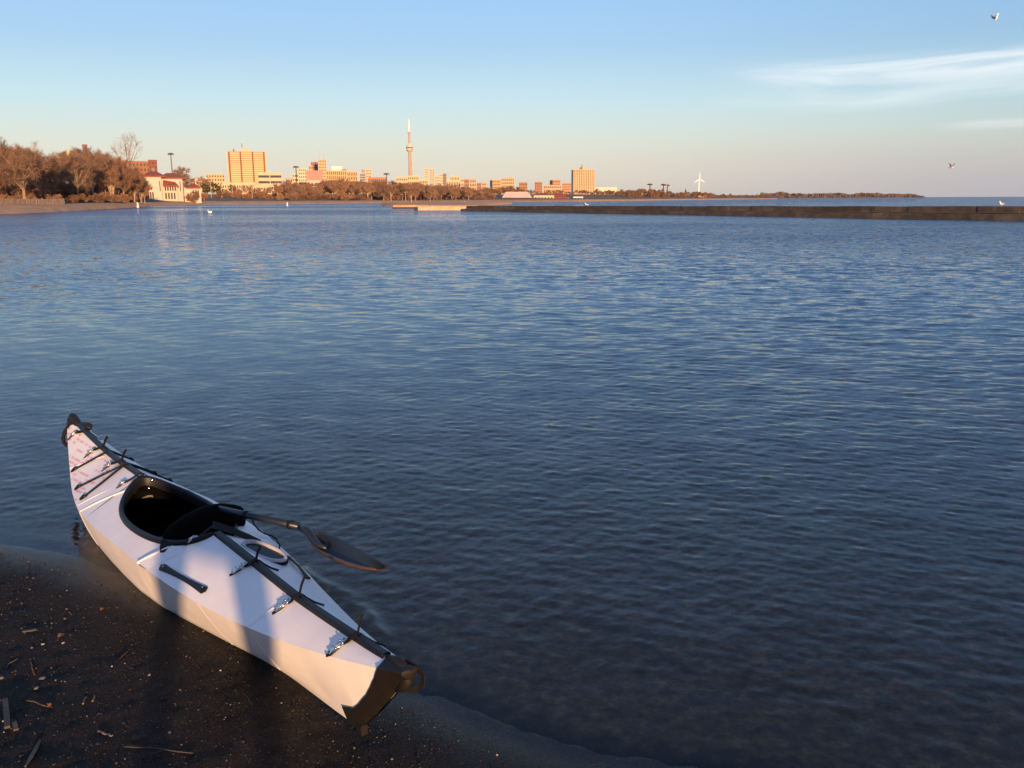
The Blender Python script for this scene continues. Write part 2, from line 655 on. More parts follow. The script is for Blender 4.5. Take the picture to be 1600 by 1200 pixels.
open_lake = (Y > 132 + (X - A_BW[0]) / (B_BW[0] - A_BW[0]) * (63 - 132)) & (X > A_BW[0] - 8)
chop = 0.010 * np.exp(-Rf / 6) + np.sqrt(lost) * (1 + np.clip((Rf - 18) / 30, 0, 1.7)) + 0.008
chop = np.where(open_lake & (Rf > 60), np.maximum(chop, 0.34), chop)   # rougher outside the breakwater
water = np_mesh('lake_water', np.column_stack([X, Y, WL + Z]), grid_faces(len(rr), len(tt)), WATER, {'depth': turb, 'chop': chop})
tag(water, kind='structure')


# ------------------------------------------------------------------ far shore: beach strip and rising land
def at_y(px, py, y):
    r = ray(px, py)
    return Vector((0, 0, CAMH)) + r * (y / r.y)


def horizon(px):
    return 310.0 + (800 - px) * 0.00366


coast = [(-520, 60), (-250, 82), (-120, 106), (0, 128), (60, 140), (110, 156), (170, 190), (222, 232), (262, 285), (330, 335), (400, 340), (480, 348), (560, 356), (600, 380),
         (650, 430), (720, 450), (800, 445), (900, 475), (1000, 600), (1100, 820), (1160, 980), (1215, 1080)]


def coast_d(px):
    return float(np.interp(px, [c[0] for c in coast], [c[1] for c in coast]))


M = Mat('beach_sand_far')
n = M.noise(0.25, 6, 0.65)
r = M.ramp(n.outputs['Fac'], [(0.3, (0.30, 0.175, 0.085)), (0.7, (0.55, 0.33, 0.165))])
M.link(r.outputs[0], M.p.inputs['Base Color'])
M.p.inputs['Roughness'].default_value = 0.95
FARSAND = M.m
M = Mat('winter_grass')
n = M.noise(0.12, 6, 0.7)
r = M.ramp(n.outputs['Fac'], [(0.3, (0.060, 0.045, 0.025)), (0.5, (0.10, 0.075, 0.042)), (0.72, (0.12, 0.10, 0.05))])
M.link(r.outputs[0], M.p.inputs['Base Color'])
M.p.inputs['Roughness'].default_value = 1.0
GRASS = M.m


def land_z(off):
    return float(np.interp(off, [-6, 0, 4, 22, 60, 110, 200, 600, 2500, 9000], [-0.9, WL, 0.55, 1.1, 1.7, 3.2, 4.6, 5.5, 6, 7]))


def strip(name, offs, mat, pts, zoff=0.0):
    V = []
    px = np.linspace(pts[0][0], pts[-1][0], 220)
    dist = np.interp(px, [c[0] for c in pts], [c[1] for c in pts])
    jit = 2.0 * vnoise(px / 60, px * 0, 5, 9, 0.4, 5)
    for o in offs:
        for p, d, j in zip(px, dist, jit):
            q = far(p, 312, d + o + j)
            V.append((q.x, q.y, land_z(o) + zoff))
    o = np_mesh(name, np.array(V), grid_faces(len(offs), len(px)), mat)
    return tag(o, kind='structure')


strip('far_beach', [-6, 0, 2, 4, 9, 15, 22.5], FARSAND, coast)
strip('shore_land', [22, 40, 60, 110, 200, 350, 600, 1100, 2500, 5000, 9000], GRASS, coast, 0.004)
# low sand spit reaching out to the pier head
V = []
for px, d0, d1 in [(596, 222, 224), (606, 212, 236), (640, 206, 262), (690, 204, 285), (740, 206, 300), (772, 225, 300), (790, 262, 290), (800, 276, 280)]:
    for k, (f_, z_) in enumerate([(-0.06, -0.6), (0.0, 0.0), (0.12, 0.45), (0.5, 0.8), (0.88, 0.45), (1.0, 0.0), (1.06, -0.6)]):
        q = far(px, 315, d0 + (d1 - d0) * f_)
        V.append((q.x, q.y, z_ + WL))
tag(np_mesh('sand_spit', np.array(V), grid_faces(8, 7), FARSAND), kind='structure')
# thin headland at the horizon
coast2 = [(1185, 2300), (1260, 2600), (1340, 2900), (1400, 3150), (1446, 3350)]
V = []
for px in np.linspace(1185, 1446, 60):
    d = np.interp(px, [c[0] for c in coast2], [c[1] for c in coast2])
    for o_, z_ in [(-30, -1), (0, WL), (20, 1.2), (120, 2.0), (260, 1.2), (300, -1)]:
        q = far(px, 309, d + o_)
        V.append((q.x, q.y, z_))
tag(np_mesh('headland', np.array(V), grid_faces(60, 6), GRASS), kind='structure')

# ------------------------------------------------------------------ breakwater
M = Mat('weathered_concrete')
n = M.noise(1.2, 8, 0.7)
n2 = M.noise(0.18, 4, 0.6)
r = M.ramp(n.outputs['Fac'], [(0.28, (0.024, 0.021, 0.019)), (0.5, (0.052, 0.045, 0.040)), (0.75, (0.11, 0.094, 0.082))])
r2 = M.ramp(n2.outputs['Fac'], [(0.35, (0.55, 0.52, 0.5)), (0.65, (1.15, 1.1, 1.0))])
mm = M.node('ShaderNodeMixRGB', blend_type='MULTIPLY')
mm.inputs['Fac'].default_value = 1
M.link(r.outputs[0], mm.inputs['Color1'])
M.link(r2.outputs[0], mm.inputs['Color2'])
M.link(mm.outputs[0], M.p.inputs['Base Color'])
M.p.inputs['Roughness'].default_value = 0.95
M.bump(n.outputs['Fac'], 0.7, 0.08)
BWC = M.m
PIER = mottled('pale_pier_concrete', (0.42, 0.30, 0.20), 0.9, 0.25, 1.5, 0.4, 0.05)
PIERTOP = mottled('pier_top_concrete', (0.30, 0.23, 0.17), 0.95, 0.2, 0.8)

A = at_y(728, 320, 124)
B = at_y(1640, 330, 63)
A.z = B.z = 0
dirv = (B - A).normalized()
nv = Vector((dirv.y, -dirv.x, 0))
if nv.y > 0:
    nv = -nv
bw_root = empty('breakwater', A, math.atan2(dirv.y, dirv.x), 'long dark weathered concrete breakwater wall with a stepped ledge across the bay', 'breakwater')
Lb = (B - A).length + 60
mb = MB()
rows = []
nb = 150
rb_ = np.random.default_rng(9)
for i in range(nb + 1):
    x = Lb * i / nb
    j = rb_.normal(0, 0.03)
    e = rb_.normal(0, 0.015)
    q_ = 0.66 + 0.34 * min(1, x / (Lb - 60))
    rows.append([(x, -0.9, -1.5), (x, -0.9 + e, (0.40 + j * 0.3) * q_), (x, -0.82, (0.50 + j * 0.5) * q_), (x, 0.35, 0.54 * q_), (x, 0.36, -1.5)])
mb.grid(rows)
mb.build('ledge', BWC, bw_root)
mb = MB()  # paler sheet paints in the sky light caught by the ledge top
mb.grid([[(Lb * i / nb, -0.80, 0.006 + (0.66 + 0.34 * min(1, Lb * i / nb / (Lb - 60))) * 0.54 + rb_.normal(0, 0.004)), (Lb * i / nb, -0.02, 0.012 + (0.66 + 0.34 * min(1, Lb * i / nb / (Lb - 60))) * 0.54)] for i in range(nb + 1)])
mb.build('ledge_sky_light_sheet', mottled('pale_skylit_concrete', (0.20, 0.175, 0.16), 0.95, 0.35, 0.8), bw_root)
mb = MB()
x = 0
while x < Lb:
    w_ = rb_.uniform(2.6, 3.4)
    h_ = 0.73 + 0.29 * min(1, x / (Lb - 60)) + rb_.normal(0, 0.012)
    c_ = 0.04
    y0_ = 0.0 + rb_.normal(0, 0.02)
    a_, b_ = x + 0.02, min(x + w_, Lb)
    mb.grid([[(q, y0_, 0.2), (q, y0_, h_ - c_), (q, y0_ + c_, h_), (q, 1.5, h_), (q, 1.5, -1.5)] for q in (a_, (a_ + b_) / 2, b_)])
    for q in (a_, b_):
        i0 = len(mb.v)
        mb.add([(q, y0_, 0.2), (q, y0_, h_ - c_), (q, y0_ + c_, h_), (q, 1.5, h_), (q, 1.5, -1.5)], [(0, 1, 2, 3, 4)])
    x += w_
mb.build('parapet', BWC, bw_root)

# pale pier head at the left end of the breakwater, lit by the sun
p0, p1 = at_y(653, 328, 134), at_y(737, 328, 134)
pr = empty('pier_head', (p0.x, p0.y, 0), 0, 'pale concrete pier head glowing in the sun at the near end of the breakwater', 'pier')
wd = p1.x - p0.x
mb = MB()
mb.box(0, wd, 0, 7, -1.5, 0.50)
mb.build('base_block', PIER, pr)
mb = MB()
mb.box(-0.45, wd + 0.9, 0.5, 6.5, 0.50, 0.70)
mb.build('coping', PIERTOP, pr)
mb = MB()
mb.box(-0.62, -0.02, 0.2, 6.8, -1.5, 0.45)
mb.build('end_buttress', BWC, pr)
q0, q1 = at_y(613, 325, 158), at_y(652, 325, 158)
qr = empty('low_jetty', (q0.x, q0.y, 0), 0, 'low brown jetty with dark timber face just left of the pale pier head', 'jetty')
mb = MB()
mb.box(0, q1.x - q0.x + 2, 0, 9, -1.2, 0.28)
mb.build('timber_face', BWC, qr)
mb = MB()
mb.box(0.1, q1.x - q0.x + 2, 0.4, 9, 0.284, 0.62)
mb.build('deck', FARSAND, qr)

# ------------------------------------------------------------------ city
BM = {}


def wallmat(c):
    if c not in BM:
        BM[c] = mottled('facade_%d' % len(BM), tuple(v * 0.86 for v in c), 0.85, 0.10, 0.06)
    return BM[c]


GLASS = mottled('window_glass', (0.045, 0.045, 0.05), 0.6, 0.3, 0.5, spec=0.15)
ROOFRED = mottled('red_roof_tile', (0.24, 0.065, 0.04), 0.85, 0.2, 0.8)
DARKM = mottled('dark_metal', (0.02, 0.02, 0.022), 0.5, 0.2, 2)
GREYM = mottled('grey_metal', (0.28, 0.27, 0.26), 0.5, 0.15, 2)
WHITEP = mottled('white_paint', (0.78, 0.76, 0.72), 0.5, 0.06, 2)
BROWND = mottled('dark_brick', (0.07, 0.045, 0.035), 0.9, 0.25, 0.5)

CREAM, GOLD, BRICK, PALE, PINK, WHITE = (0.50, 0.42, 0.31), (0.46, 0.33, 0.20), (0.26, 0.12, 0.065), (0.55, 0.50, 0.42), (0.48, 0.22, 0.20), (0.72, 0.70, 0.66)
GREYB, RUST = (0.24, 0.21, 0.20), (0.33, 0.18, 0.11)


def building(name, label, x0, x1, ytop, Y, c, nx=4, ny=5, ybot=None, depth=None, yaw=0.0, wf=(0.5, 0.5), plant=(), cat='building', group=None, parapet=True):
    """block with its storeys; front faces the lake"""
    pc = at_y((x0 + x1) / 2, 300, Y)
    xl, xr = at_y(x0, 300, Y).x, at_y(x1, 300, Y).x
    w = (xr - xl) / math.cos(yaw)
    H = at_y((x0 + x1) / 2, ytop, Y).z
    base = max(0.0, at_y((x0 + x1) / 2, ybot, Y).z) if ybot else 0.0
    dep = depth or max(10.0, w * 0.5)
    root = empty(name, (pc.x, pc.y, base), yaw + math.atan2(-pc.x, pc.y), label, cat, group)
    H -= base
    mb = MB()
    mb.box(-w / 2, w / 2, 0, dep, -3, H)
    if parapet:
        t = 0.35 + H * 0.006
        mb.box(-w / 2 - 0.12, w / 2 + 0.12, -0.12, 0.3, H - 0.01, H + t)
        mb.box(-w / 2 - 0.12, w / 2 + 0.12, dep - 0.3, dep + 0.12, H - 0.01, H + t)
    mb.build('wall', wallmat(c), root)
    for (a, b, h) in plant:
        mb = MB()
        mb.box(-w / 2 + a * w, -w / 2 + b * w, dep * 0.25, dep * 0.7, H - 0.02, H + h)
        mb.build('rooftop_unit', wallmat(c), root)
    if nx * ny:
        cw, chh = w / nx, H / ny if ybot else H * 0.75 / ny
        z0 = H - chh * ny
        mb = MB()
        mb.box(-cw * wf[0] / 2, cw * wf[0] / 2, -0.10, 0.2, -chh * wf[1] / 2, chh * wf[1] / 2)
        proto = None
        for i in range(nx):
            for j in range(ny):
                loc = (-w / 2 + (i + 0.5) * cw, 0, z0 + (j + 0.47) * chh)
                if proto is None:
                    proto = mb.build('window', GLASS, root)
                    o = proto
                else:
                    o = proto.copy()
                    COL.objects.link(o)
                    o.parent = root
                o.location = loc
    return root


# --- apartment slab with balcony bays
Y = 1100
xl, xr = at_y(357, 260, Y).x, at_y(415.5, 260, Y).x
H = at_y(386, 237, Y).z
w = xr - xl
ap = empty('apartment_tower', ((xl + xr) / 2, Y, 0), math.radians(1) + math.atan2(-(xl + xr) / 2, Y), 'wide golden apartment tower of stacked balconies, tallest block left of the spire', 'apartment tower')
mb = MB()
mb.box(-w / 2, w / 2, 1.6, 18, -3, H)
mb.build('wall', wallmat((0.20, 0.10, 0.05)), ap)
cols = [0.0, 0.045, 0.085, 0.32, 0.37, 0.63, 0.68, 0.92, 0.955, 1.0]
bays = [(0.075, 0.325), (0.365, 0.635), (0.675, 0.925)]
nf = 20
for bi, (a, b) in enumerate(bays):
    mb = MB()
    fh = (H - 8) / nf
    mb.box(0, (b - a) * w, 0, 1.62, 0, fh * 0.52)
    proto = mb.build('balcony', wallmat((0.62, 0.50, 0.30)), ap)
    for k in range(nf):
        o = proto if k == 0 else proto.copy()
        if k:
            COL.objects.link(o)
            o.parent = ap
        o.location = (-w / 2 + a * w, 0, 8 + k * fh)
    mb = MB()
    mb.box(-w / 2 + a * w, -w / 2 + b * w, 0.9, 1.7, 6, H)
    mb.build('recessed_window', wallmat((0.30, 0.23, 0.14)), ap)
for a, b in ((0.0, 0.03), (0.97, 1.0)):
    mb = MB()
    mb.box(-w / 2 + a * w, -w / 2 + b * w, 0.5, 1.61, 0, H - 0.2)
    mb.build('corner_pier', wallmat((0.56, 0.42, 0.26)), ap)
mb = MB()
mb.box(-w * 0.12, w * 0.09, 5, 14, H - 0.02, H + 4.6)
mb.build('penthouse', wallmat(CREAM), ap)
mb = MB()
mb.tube([(-w * 0.10, 8, H + 4), (-w * 0.10, 8, H + 10)], 0.4, 5)
mb.build('antenna', DARKM, ap)
mb = MB()
mb.box(-w * 0.34, -w * 0.30, 5, 8, H - 0.02, H + 3.4)
mb.build('vent_stack', DARKM, ap)

# --- second apartment tower to the right
t2 = building('apartment_tower', 'plain cream apartment slab with a shaded narrow left end, right of the spire', 895.5, 929, 265, 1500, (0.52, 0.41, 0.27), 12, 8, depth=34, yaw=math.radians(6),
              wf=(0.34, 0.86), plant=((0.36, 0.62, 4.0),), cat='apartment tower')
mb = MB()
mb.tube([(-3, 6, 47), (-3, 6, 56)], 0.6, 5)
mb.build('antenna', DARKM, t2)

# --- needle tower
Y = 6000
base = at_y(642, 311, Y)
tw_ = empty('observation_tower', (base.x, Y, 0), math.radians(15), 'very tall slender concrete spire with a round pod high on its shaft', 'tower')
CONC = wallmat((0.44, 0.30, 0.22))
zc = lambda py: at_y(641, py, Y).z
zp, zs, zt_ = zc(236), zc(208), zc(186)
mb = MB()
rows = []
for z, rr_, core in [(-5, 33, 11), (40, 24, 10.5), (90, 18, 10), (160, 14, 9.5), (240, 11.5, 9), (zp, 10, 8.5)]:
    rows.append([((rr_ if k % 2 == 0 else core) * math.cos(k * math.pi / 3 + s_), (rr_ if k % 2 == 0 else core) * math.sin(k * math.pi / 3 + s_), z) for k in range(6) for s_ in (-0.16, 0.16)])
mb.grid(rows, True)
mb.build('shaft', CONC, tw_)


def lathe(prof, n=24):
    mb = MB()
    mb.grid([[(r_ * math.cos(2 * math.pi * k / n), r_ * math.sin(2 * math.pi * k / n), z) for k in range(n)] for r_, z in prof], True)
    return mb


d_ = zc(225) - zp
lathe([(8, zp - 8), (15, zp - 3), (21, zp + 0.10 * d_), (22.5, zp + 0.25 * d_), (22.5, zp + 0.42 * d_)]).build('pod_base', wallmat(CREAM), tw_, True)
lathe([(20.5, zp + 0.42 * d_), (20.5, zp + 0.55 * d_)]).build('pod_window', GLASS, tw_, True)
lathe([(22.5, zp + 0.55 * d_), (21.5, zp + 0.70 * d_), (15, zp + 0.82 * d_), (11, zp + 0.95 * d_), (9, zp + 1.1 * d_), (0.1, zp + 1.12 * d_)]).build('pod_roof', wallmat((0.6, 0.52, 0.40)), tw_, True)
lathe([(7.2, zp + d_), (5.8, zs - 6), (9, zs - 4), (9.6, zs), (8.6, zs + 6), (5, zs + 9), (0.1, zs + 9.5)], 16).build('upper_shaft', CONC, tw_)
lathe([(4.6, zs + 8), (4.2, zs + 40), (3.0, zs + 42), (2.6, zs + 70), (1.8, zs + 72), (1.4, zt_), (0.05, zt_ + 2)], 10).build('antenna', WHITEP, tw_)

# --- lakeside pavilion with red hip roofs
Y = 300
PROT = math.atan2(-at_y(255, 312, Y).x, Y)
pav = empty('lakeside_pavilion', (at_y(255, 312, Y).x, Y, 0), PROT, 'cream lakeside pavilion with red hipped roofs and dark arches beside the bare trees', 'pavilion')
px0 = pav.location.x


def R(x0, y0, x1, y1, Y=300):
    a, b = at_y(x0, (y0 + y1) / 2, Y), at_y(x1, (y0 + y1) / 2, Y)
    return a.x - px0, b.x - px0, at_y((x0 + x1) / 2, y1, Y).z, at_y((x0 + x1) / 2, y0, Y).z


PCREAM = wallmat((0.48, 0.44, 0.40))


def block(parent, name, rect, mat, d0=0.0, d1=12.0, z0=None):
    x0, x1, za, zb = rect
    mb = MB()
    mb.box(x0, x1, d0, d1, za if z0 is None else z0, zb)
    return mb.build(name, mat, parent)


def hip(parent, rect, d0, d1, ov=0.8, name='roof', ridge=0.35):
    x0, x1, za, zb = rect
    x0 -= ov; x1 += ov; d0 -= ov; d1 += ov
    ym = (d0 + d1) / 2
    e = min((x1 - x0) * ridge, (d1 - d0) / 2)
    mb = MB()
    mb.add([(x0, d0, za), (x1, d0, za), (x1, d1, za), (x0, d1, za), (x0 + e, ym, zb), (x1 - e, ym, zb),
            (x0, d0, za - 0.3), (x1, d0, za - 0.3), (x1, d1, za - 0.3), (x0, d1, za - 0.3)],
           [(0, 1, 5, 4), (2, 3, 4, 5), (1, 2, 5), (3, 0, 4), (0, 6, 7, 1), (1, 7, 8, 2), (2, 8, 9, 3), (3, 9, 6, 0), (6, 9, 8, 7)])
    return mb.build(name, ROOFRED, parent)


def arch(parent, x0, x1, za, zb, y, name='arch', mat=None):
    n = 8
    rx = (x1 - x0) / 2
    pts = [(x0, za), (x1, za)] + [((x0 + x1) / 2 + rx * math.cos(math.pi * k / n), zb - rx + rx * math.sin(math.pi * k / n)) for k in range(n + 1)]
    mb = MB()
    f = [(p, y - 0.12, z) for p, z in pts]
    b = [(p, y + 0.3, z) for p, z in pts]
    m = len(pts)
    mb.add(f + b, [tuple(range(m))] + [(i, (i + 1) % m, m + (i + 1) % m, m + i) for i in range(m)])
    return mb.build(name, mat or GLASS, parent)


block(pav, 'wall', R(225, 275, 253, 313), PCREAM, 0, 14, 0.5)
block(pav, 'side_wall', R(253.2, 277, 284, 313), PCREAM, 2.0, 15, 0.5)
hip(pav, R(226, 267, 254, 275), 0, 14)
hip(pav, R(249, 269, 284, 277.5), 2.0, 15)
block(pav, 'porch_wall', R(254.5, 290, 276, 313), wallmat((0.5, 0.44, 0.36)), -0.6, 1.9, 0.5)
rp = R(254, 281, 277, 290)
mb = MB()
mb.add([(rp[0], -1.8, rp[2]), (rp[1], -1.8, rp[2]), (rp[1] - 1.0, 1.9, rp[3] - 0.6), (rp[0] + 0.2, 1.9, rp[3]), (rp[0], -1.8, rp[2] - 0.25), (rp[1], -1.8, rp[2] - 0.25), (rp[1], 1.9, rp[2] - 0.25), (rp[0], 1.9, rp[2] - 0.25)],
       [(0, 1, 2, 3), (0, 4, 5, 1), (1, 5, 6, 2), (3, 7, 4, 0), (4, 7, 6, 5)])
mb.build('porch_roof', ROOFRED, pav)
for i in range(5):
    x = R(257 + i * 3.6, 291, 259.3 + i * 3.6, 298)
    arch(pav, x[0], x[1], x[2], x[3], -0.6, 'window')
for i in range(4):
    x = R(258 + i * 4.2, 301, 260.4 + i * 4.2, 311)
    arch(pav, x[0], x[1], x[2], x[3], -0.6)
x = R(226.5, 282, 233.5, 294)
arch(pav, x[0], x[1], x[2], x[3], 0)
for i in range(5):
    x = R(226 + i * 3.3, 300, 228.2 + i * 3.3, 312)
    arch(pav, x[0], x[1], x[2], x[3], 0)
for xx_ in (249.5, 279.5):
    x = R(xx_, 283, xx_ + 1.3, 299)
    block(pav, 'slit_window', x, GLASS, -0.12 if xx_ < 252 else 1.88, 2.2)
x = R(236.5, 293, 238.5, 297)
block(pav, 'window', x, GLASS, -0.12, 0.2)
x = R(238, 261, 242, 272)
block(pav, 'chimney', x, DARKM, 7.5, 9)
an = empty('pavilion_annex', (px0, Y, 0), PROT, 'small cream annex with a low red hip roof right of the pavilion', 'annex')
block(an, 'wall', R(286, 293, 311, 311), PCREAM, 1, 9, 0.5)
hip(an, R(290, 286, 308, 293), 1, 9, 0.5)
for i in range(3):
    x = R(299 + i * 3.6, 296, 300.6 + i * 3.6, 304)
    block(an, 'window', x, GLASS, 0.88, 1.2)

# --- other blocks of the skyline
building('brick_building', 'orange brick building with a pale roof band behind the bare trees on the left', 184, 236, 253, 420, BRICK, 10, 4, ybot=285, plant=((0.15, 0.38, 0.8),))
building('brick_building', 'dark red brick stair wing above the pavilion roofs', 236.3, 248.5, 251, 416, (0.20, 0.07, 0.05), 3, 5, ybot=285)
building('villa', 'small pale rooftop house peeping over the left tree crowns', 103, 119, 239, 430, (0.6, 0.5, 0.32), 3, 1, ybot=262, plant=((0.5, 0.75, 1.8),))
building('villa', 'dark roofed little tower house poking above the trees left of the tall bare tree', 136, 143, 227, 440, (0.20, 0.09, 0.07), 2, 2, ybot=262)
building('apartment_block', 'squat golden block on the hill left of the tall apartment tower', 324, 352, 272.5, 900, (0.5, 0.38, 0.22), 7, 4, ybot=295)
building('pale_hall', 'low pale hall on the hill right above the annex roof', 303, 319, 279.5, 700, CREAM, 4, 2, ybot=300)
building('long_hall', 'long low cream hall at the foot of the tall apartment tower', 349, 398, 285.5, 720, (0.58, 0.46, 0.30), 14, 1, ybot=297, wf=(0.5, 0.35))
building('office_building', 'pale office building with dark window bands right of the tall apartment tower', 405, 441, 271, 760, (0.56, 0.43, 0.31), 2, 3, ybot=298, wf=(0.94, 0.42), plant=((0.3, 0.6, 1.5),))
building('row_building', 'cream row building low among the brown bushes below the office building', 389, 419, 291.5, 560, CREAM, 8, 2, ybot=303)
building('row_building', 'cream row building beside a red patch at the right of the bushes', 421, 441, 290, 560, (0.52, 0.44, 0.34), 6, 2, ybot=303)
building('low_block', 'small golden block left of the pink block', 447, 458, 278.5, 1400, GOLD, 3, 3, ybot=300)
building('tower_block', 'pale tower block behind the left floodlight mast', 458, 467.5, 271.5, 1500, (0.56, 0.45, 0.28), 3, 5)
tb = building('tower_block', 'pale tower block with a blue glass corner left of the pink block', 468, 480, 263, 1600, (0.58, 0.5, 0.36), 4, 7)
building('pink_block', 'pink windowless block in front of the dark red tower', 480, 505, 267, 1450, PINK, 0, 0)
building('white_hall', 'pale pink low hall at the foot of the pink block', 481, 506, 282, 1300, (0.6, 0.42, 0.38), 5, 1, ybot=296)
building('red_tower', 'dark red tower with a shaded edge behind the pink block', 488, 498, 253.5, 2600, (0.36, 0.16, 0.14), 4, 8, yaw=math.radians(-8))
bt = building('bank_tower', 'golden tower carrying two thin antennas beside the red tower', 499.5, 511.5, 249.5, 2500, (0.52, 0.40, 0.24), 5, 10)
Hb = at_y(505, 249.5, 2500).z
for xx_, hh in ((-7.5, 25), (4, 17)):
    mb = MB()
    mb.tube([(xx_, 8, Hb), (xx_, 8, Hb + hh)], 0.7, 5)
    mb.build('antenna', GREYM, bt)
building('low_block', 'small yellow block stepping up left of the dark red tower', 484, 489, 258, 2300, (0.55, 0.4, 0.2), 2, 5)
building('white_block', 'bright white penthouse block above the golden hospital', 520, 536, 260.5, 1750, WHITE, 0, 0)
building('low_block', 'dark grey plant block right of the bright white penthouse', 536.3, 542.5, 264.5, 1745, GREYB, 0, 0)
building('hospital', 'golden ribbed hospital block, left wing above the round trees', 512, 542.5, 267, 1250, (0.50, 0.36, 0.17), 10, 5, wf=(0.45, 0.7))
building('hospital', 'golden ribbed hospital block, right wing above the round trees', 543.5, 559, 268.5, 1250, (0.48, 0.34, 0.17), 6, 5, wf=(0.45, 0.7))
building('glass_tower', 'bluish glass tower just left of the stepped cream tower', 563.5, 572, 271.5, 2400, (0.36, 0.36, 0.36), 4, 8, wf=(0.7, 0.6))
building('glass_tower', 'slim grey tower with roof masts behind the bluish glass tower', 566, 571, 265, 2700, (0.40, 0.34, 0.28), 3, 8)
building('cream_tower', 'cream tower right of the bluish glass tower', 572.5, 581, 264.5, 2500, (0.55, 0.45, 0.30), 4, 8)
building('brick_block', 'red brown brick block left of the spire', 576, 604, 277.5, 1300, (0.36, 0.19, 0.12), 9, 3)
building('terrace_block', 'cream stepped terrace block at the foot of the spire, left half', 619.5, 637, 277, 1500, (0.52, 0.42, 0.28), 6, 4)
building('terrace_block', 'cream stepped terrace block at the foot of the spire, right half', 637.5, 655, 275, 1550, (0.54, 0.44, 0.28), 6, 4)
building('terrace_block', 'low cream wing right of the stepped terrace block', 655.4, 669, 280.5, 1500, (0.54, 0.45, 0.30), 5, 3)
building('condo_tower', 'tall narrow cream tower, first right of the spire', 664, 669.5, 263.5, 3000, (0.60, 0.50, 0.33), 3, 10)
building('condo_tower', 'narrow tower with a dark crown, second right of the spire', 672, 679, 264.5, 3050, (0.55, 0.46, 0.34), 3, 10, plant=((0.1, 0.9, 3.0),))
building('condo_tower', 'short cream tower, third right of the spire', 680.5, 686, 275.5, 2800, (0.55, 0.45, 0.32), 3, 6)
building('condo_tower', 'bright cream tower joined to a brown one right of the spire', 687, 692, 272, 2600, (0.58, 0.48, 0.32), 3, 7)
building('condo_tower', 'grey brown tower joined to the bright cream one', 692.4, 698, 271.5, 2610, (0.24, 0.19, 0.16), 3, 7)
building('condo_block', 'low cream block with a dark roof box right of the brown tower', 704, 718, 275.5, 2200, (0.55, 0.45, 0.30), 6, 4, plant=((0.05, 0.3, 3.5),))
building('condo_block', 'long low cream strip behind the treetops right of the towers', 698.5, 719, 281.5, 1900, (0.56, 0.44, 0.30), 8, 2)
for i, (a, b, yt, c, lab) in enumerate([(719.5, 725, 279, CREAM, 'cream'), (725.5, 733, 280.5, RUST, 'rust coloured'), (734, 744, 280, GOLD, 'golden'), (745, 752, 286, RUST, 'low rust coloured'), (752.5, 760, 285.5, GOLD, 'low golden')]):
    building('house_block', lab + ' block in the cluster between the towers and the beach club', a, b, yt, 1700 + 60 * i, c, 4, 4)
building('apartment_block', 'orange apartment block with a dark shaded left side', 769.5, 782.5, 281.5, 1400, (0.46, 0.30, 0.16), 6, 5, yaw=math.radians(14), depth=16)
building('apartment_block', 'taller cream apartment block right of the orange one', 783, 803.5, 278.5, 1500, (0.46, 0.36, 0.24), 7, 5, plant=((0.55, 0.8, 2.5),))
building('house_block', 'small rust block over the white club roof', 811, 824, 285.5, 1300, RUST, 5, 4)
building('house_block', 'rust block with a pale gable right of the white club roof', 835.5, 847, 285, 1300, RUST, 4, 5)
building('apartment_block', 'stepped brick block with dark left side near the second tower', 863.5, 875.5, 281.5, 1350, (0.40, 0.24, 0.14), 5, 5, yaw=math.radians(16), depth=16)
building('house_block', 'low pale row house below the stepped brick block', 849, 877, 289.5, 1150, (0.5, 0.36, 0.25), 9, 3)
building('apartment_block', 'orange block with gabled top left of the second tower', 878, 892, 286.5, 1150, (0.46, 0.26, 0.16), 5, 5)
st = building('stadium', 'long white curved stadium roof low behind the trees', 929.5, 964, 292.5, 1900, (0.66, 0.58, 0.5), 0, 0, parapet=False)
building('shed', 'orange brick shed at the water near the wind turbine', 1091.5, 1104, 306.2, 860, (0.48, 0.22, 0.12), 3, 1, ybot=312)
for i, (a, b, yt) in enumerate([(1128, 1132, 302), (1144, 1149, 304), (1159, 1164, 304), (1181, 1185, 302)]):
    building('distant_house', ('first', 'second', 'third', 'fourth')[i] + ' little white house from the turbine along the wooded point', a, b, yt, 1500, (0.36, 0.35, 0.34), 2, 2, ybot=309)

# --- beach club with big pale roof and a dark red hall beside it
Y = 520
cl_ = empty('beach_club', (at_y(808, 314, Y).x, Y, 0), 0, 'low beach club under a broad pale hipped roof at the water', 'club house')
px0 = cl_.location.x
block(cl_, 'wall', R(786, 309, 831, 314.2, Y), PCREAM, 0, 20, 0.3)
x0, x1, za, zb = R(784, 299.5, 832, 309, Y)
mb = MB()
e = (x1 - x0) * 0.13
mb.add([(x0, -1, za), (x1, -1, za), (x1, 21, za), (x0, 21, za), (x0 + e, 6, zb), (x1 - e * 1.2, 6, zb), (x1 - e * 1.2, 14, zb), (x0 + e, 14, zb)],
       [(0, 1, 5, 4), (1, 2, 6, 5), (2, 3, 7, 6), (3, 0, 4, 7), (4, 5, 6, 7), (0, 3, 2, 1)])
mb.build('roof', wallmat((0.68, 0.58, 0.48)), cl_)
for i in range(9):
    block(cl_, 'window', R(788 + i * 4.8, 310.5, 791 + i * 4.8, 313, Y), GLASS, -0.1, 0.2)
c2 = empty('club_hall', (px0, Y, 0), 0, 'cream club hall with a gable and a dark red roof wing behind', 'club house')
block(c2, 'wall', R(834, 304.5, 866, 314.2, Y), wallmat((0.6, 0.46, 0.33)), 2, 14, 0.3)
x0, x1, za, zb = R(834, 301.5, 866, 304.5, Y)
hip(c2, (x0, x1, za, zb), 2, 14, 0.3, 'roof')
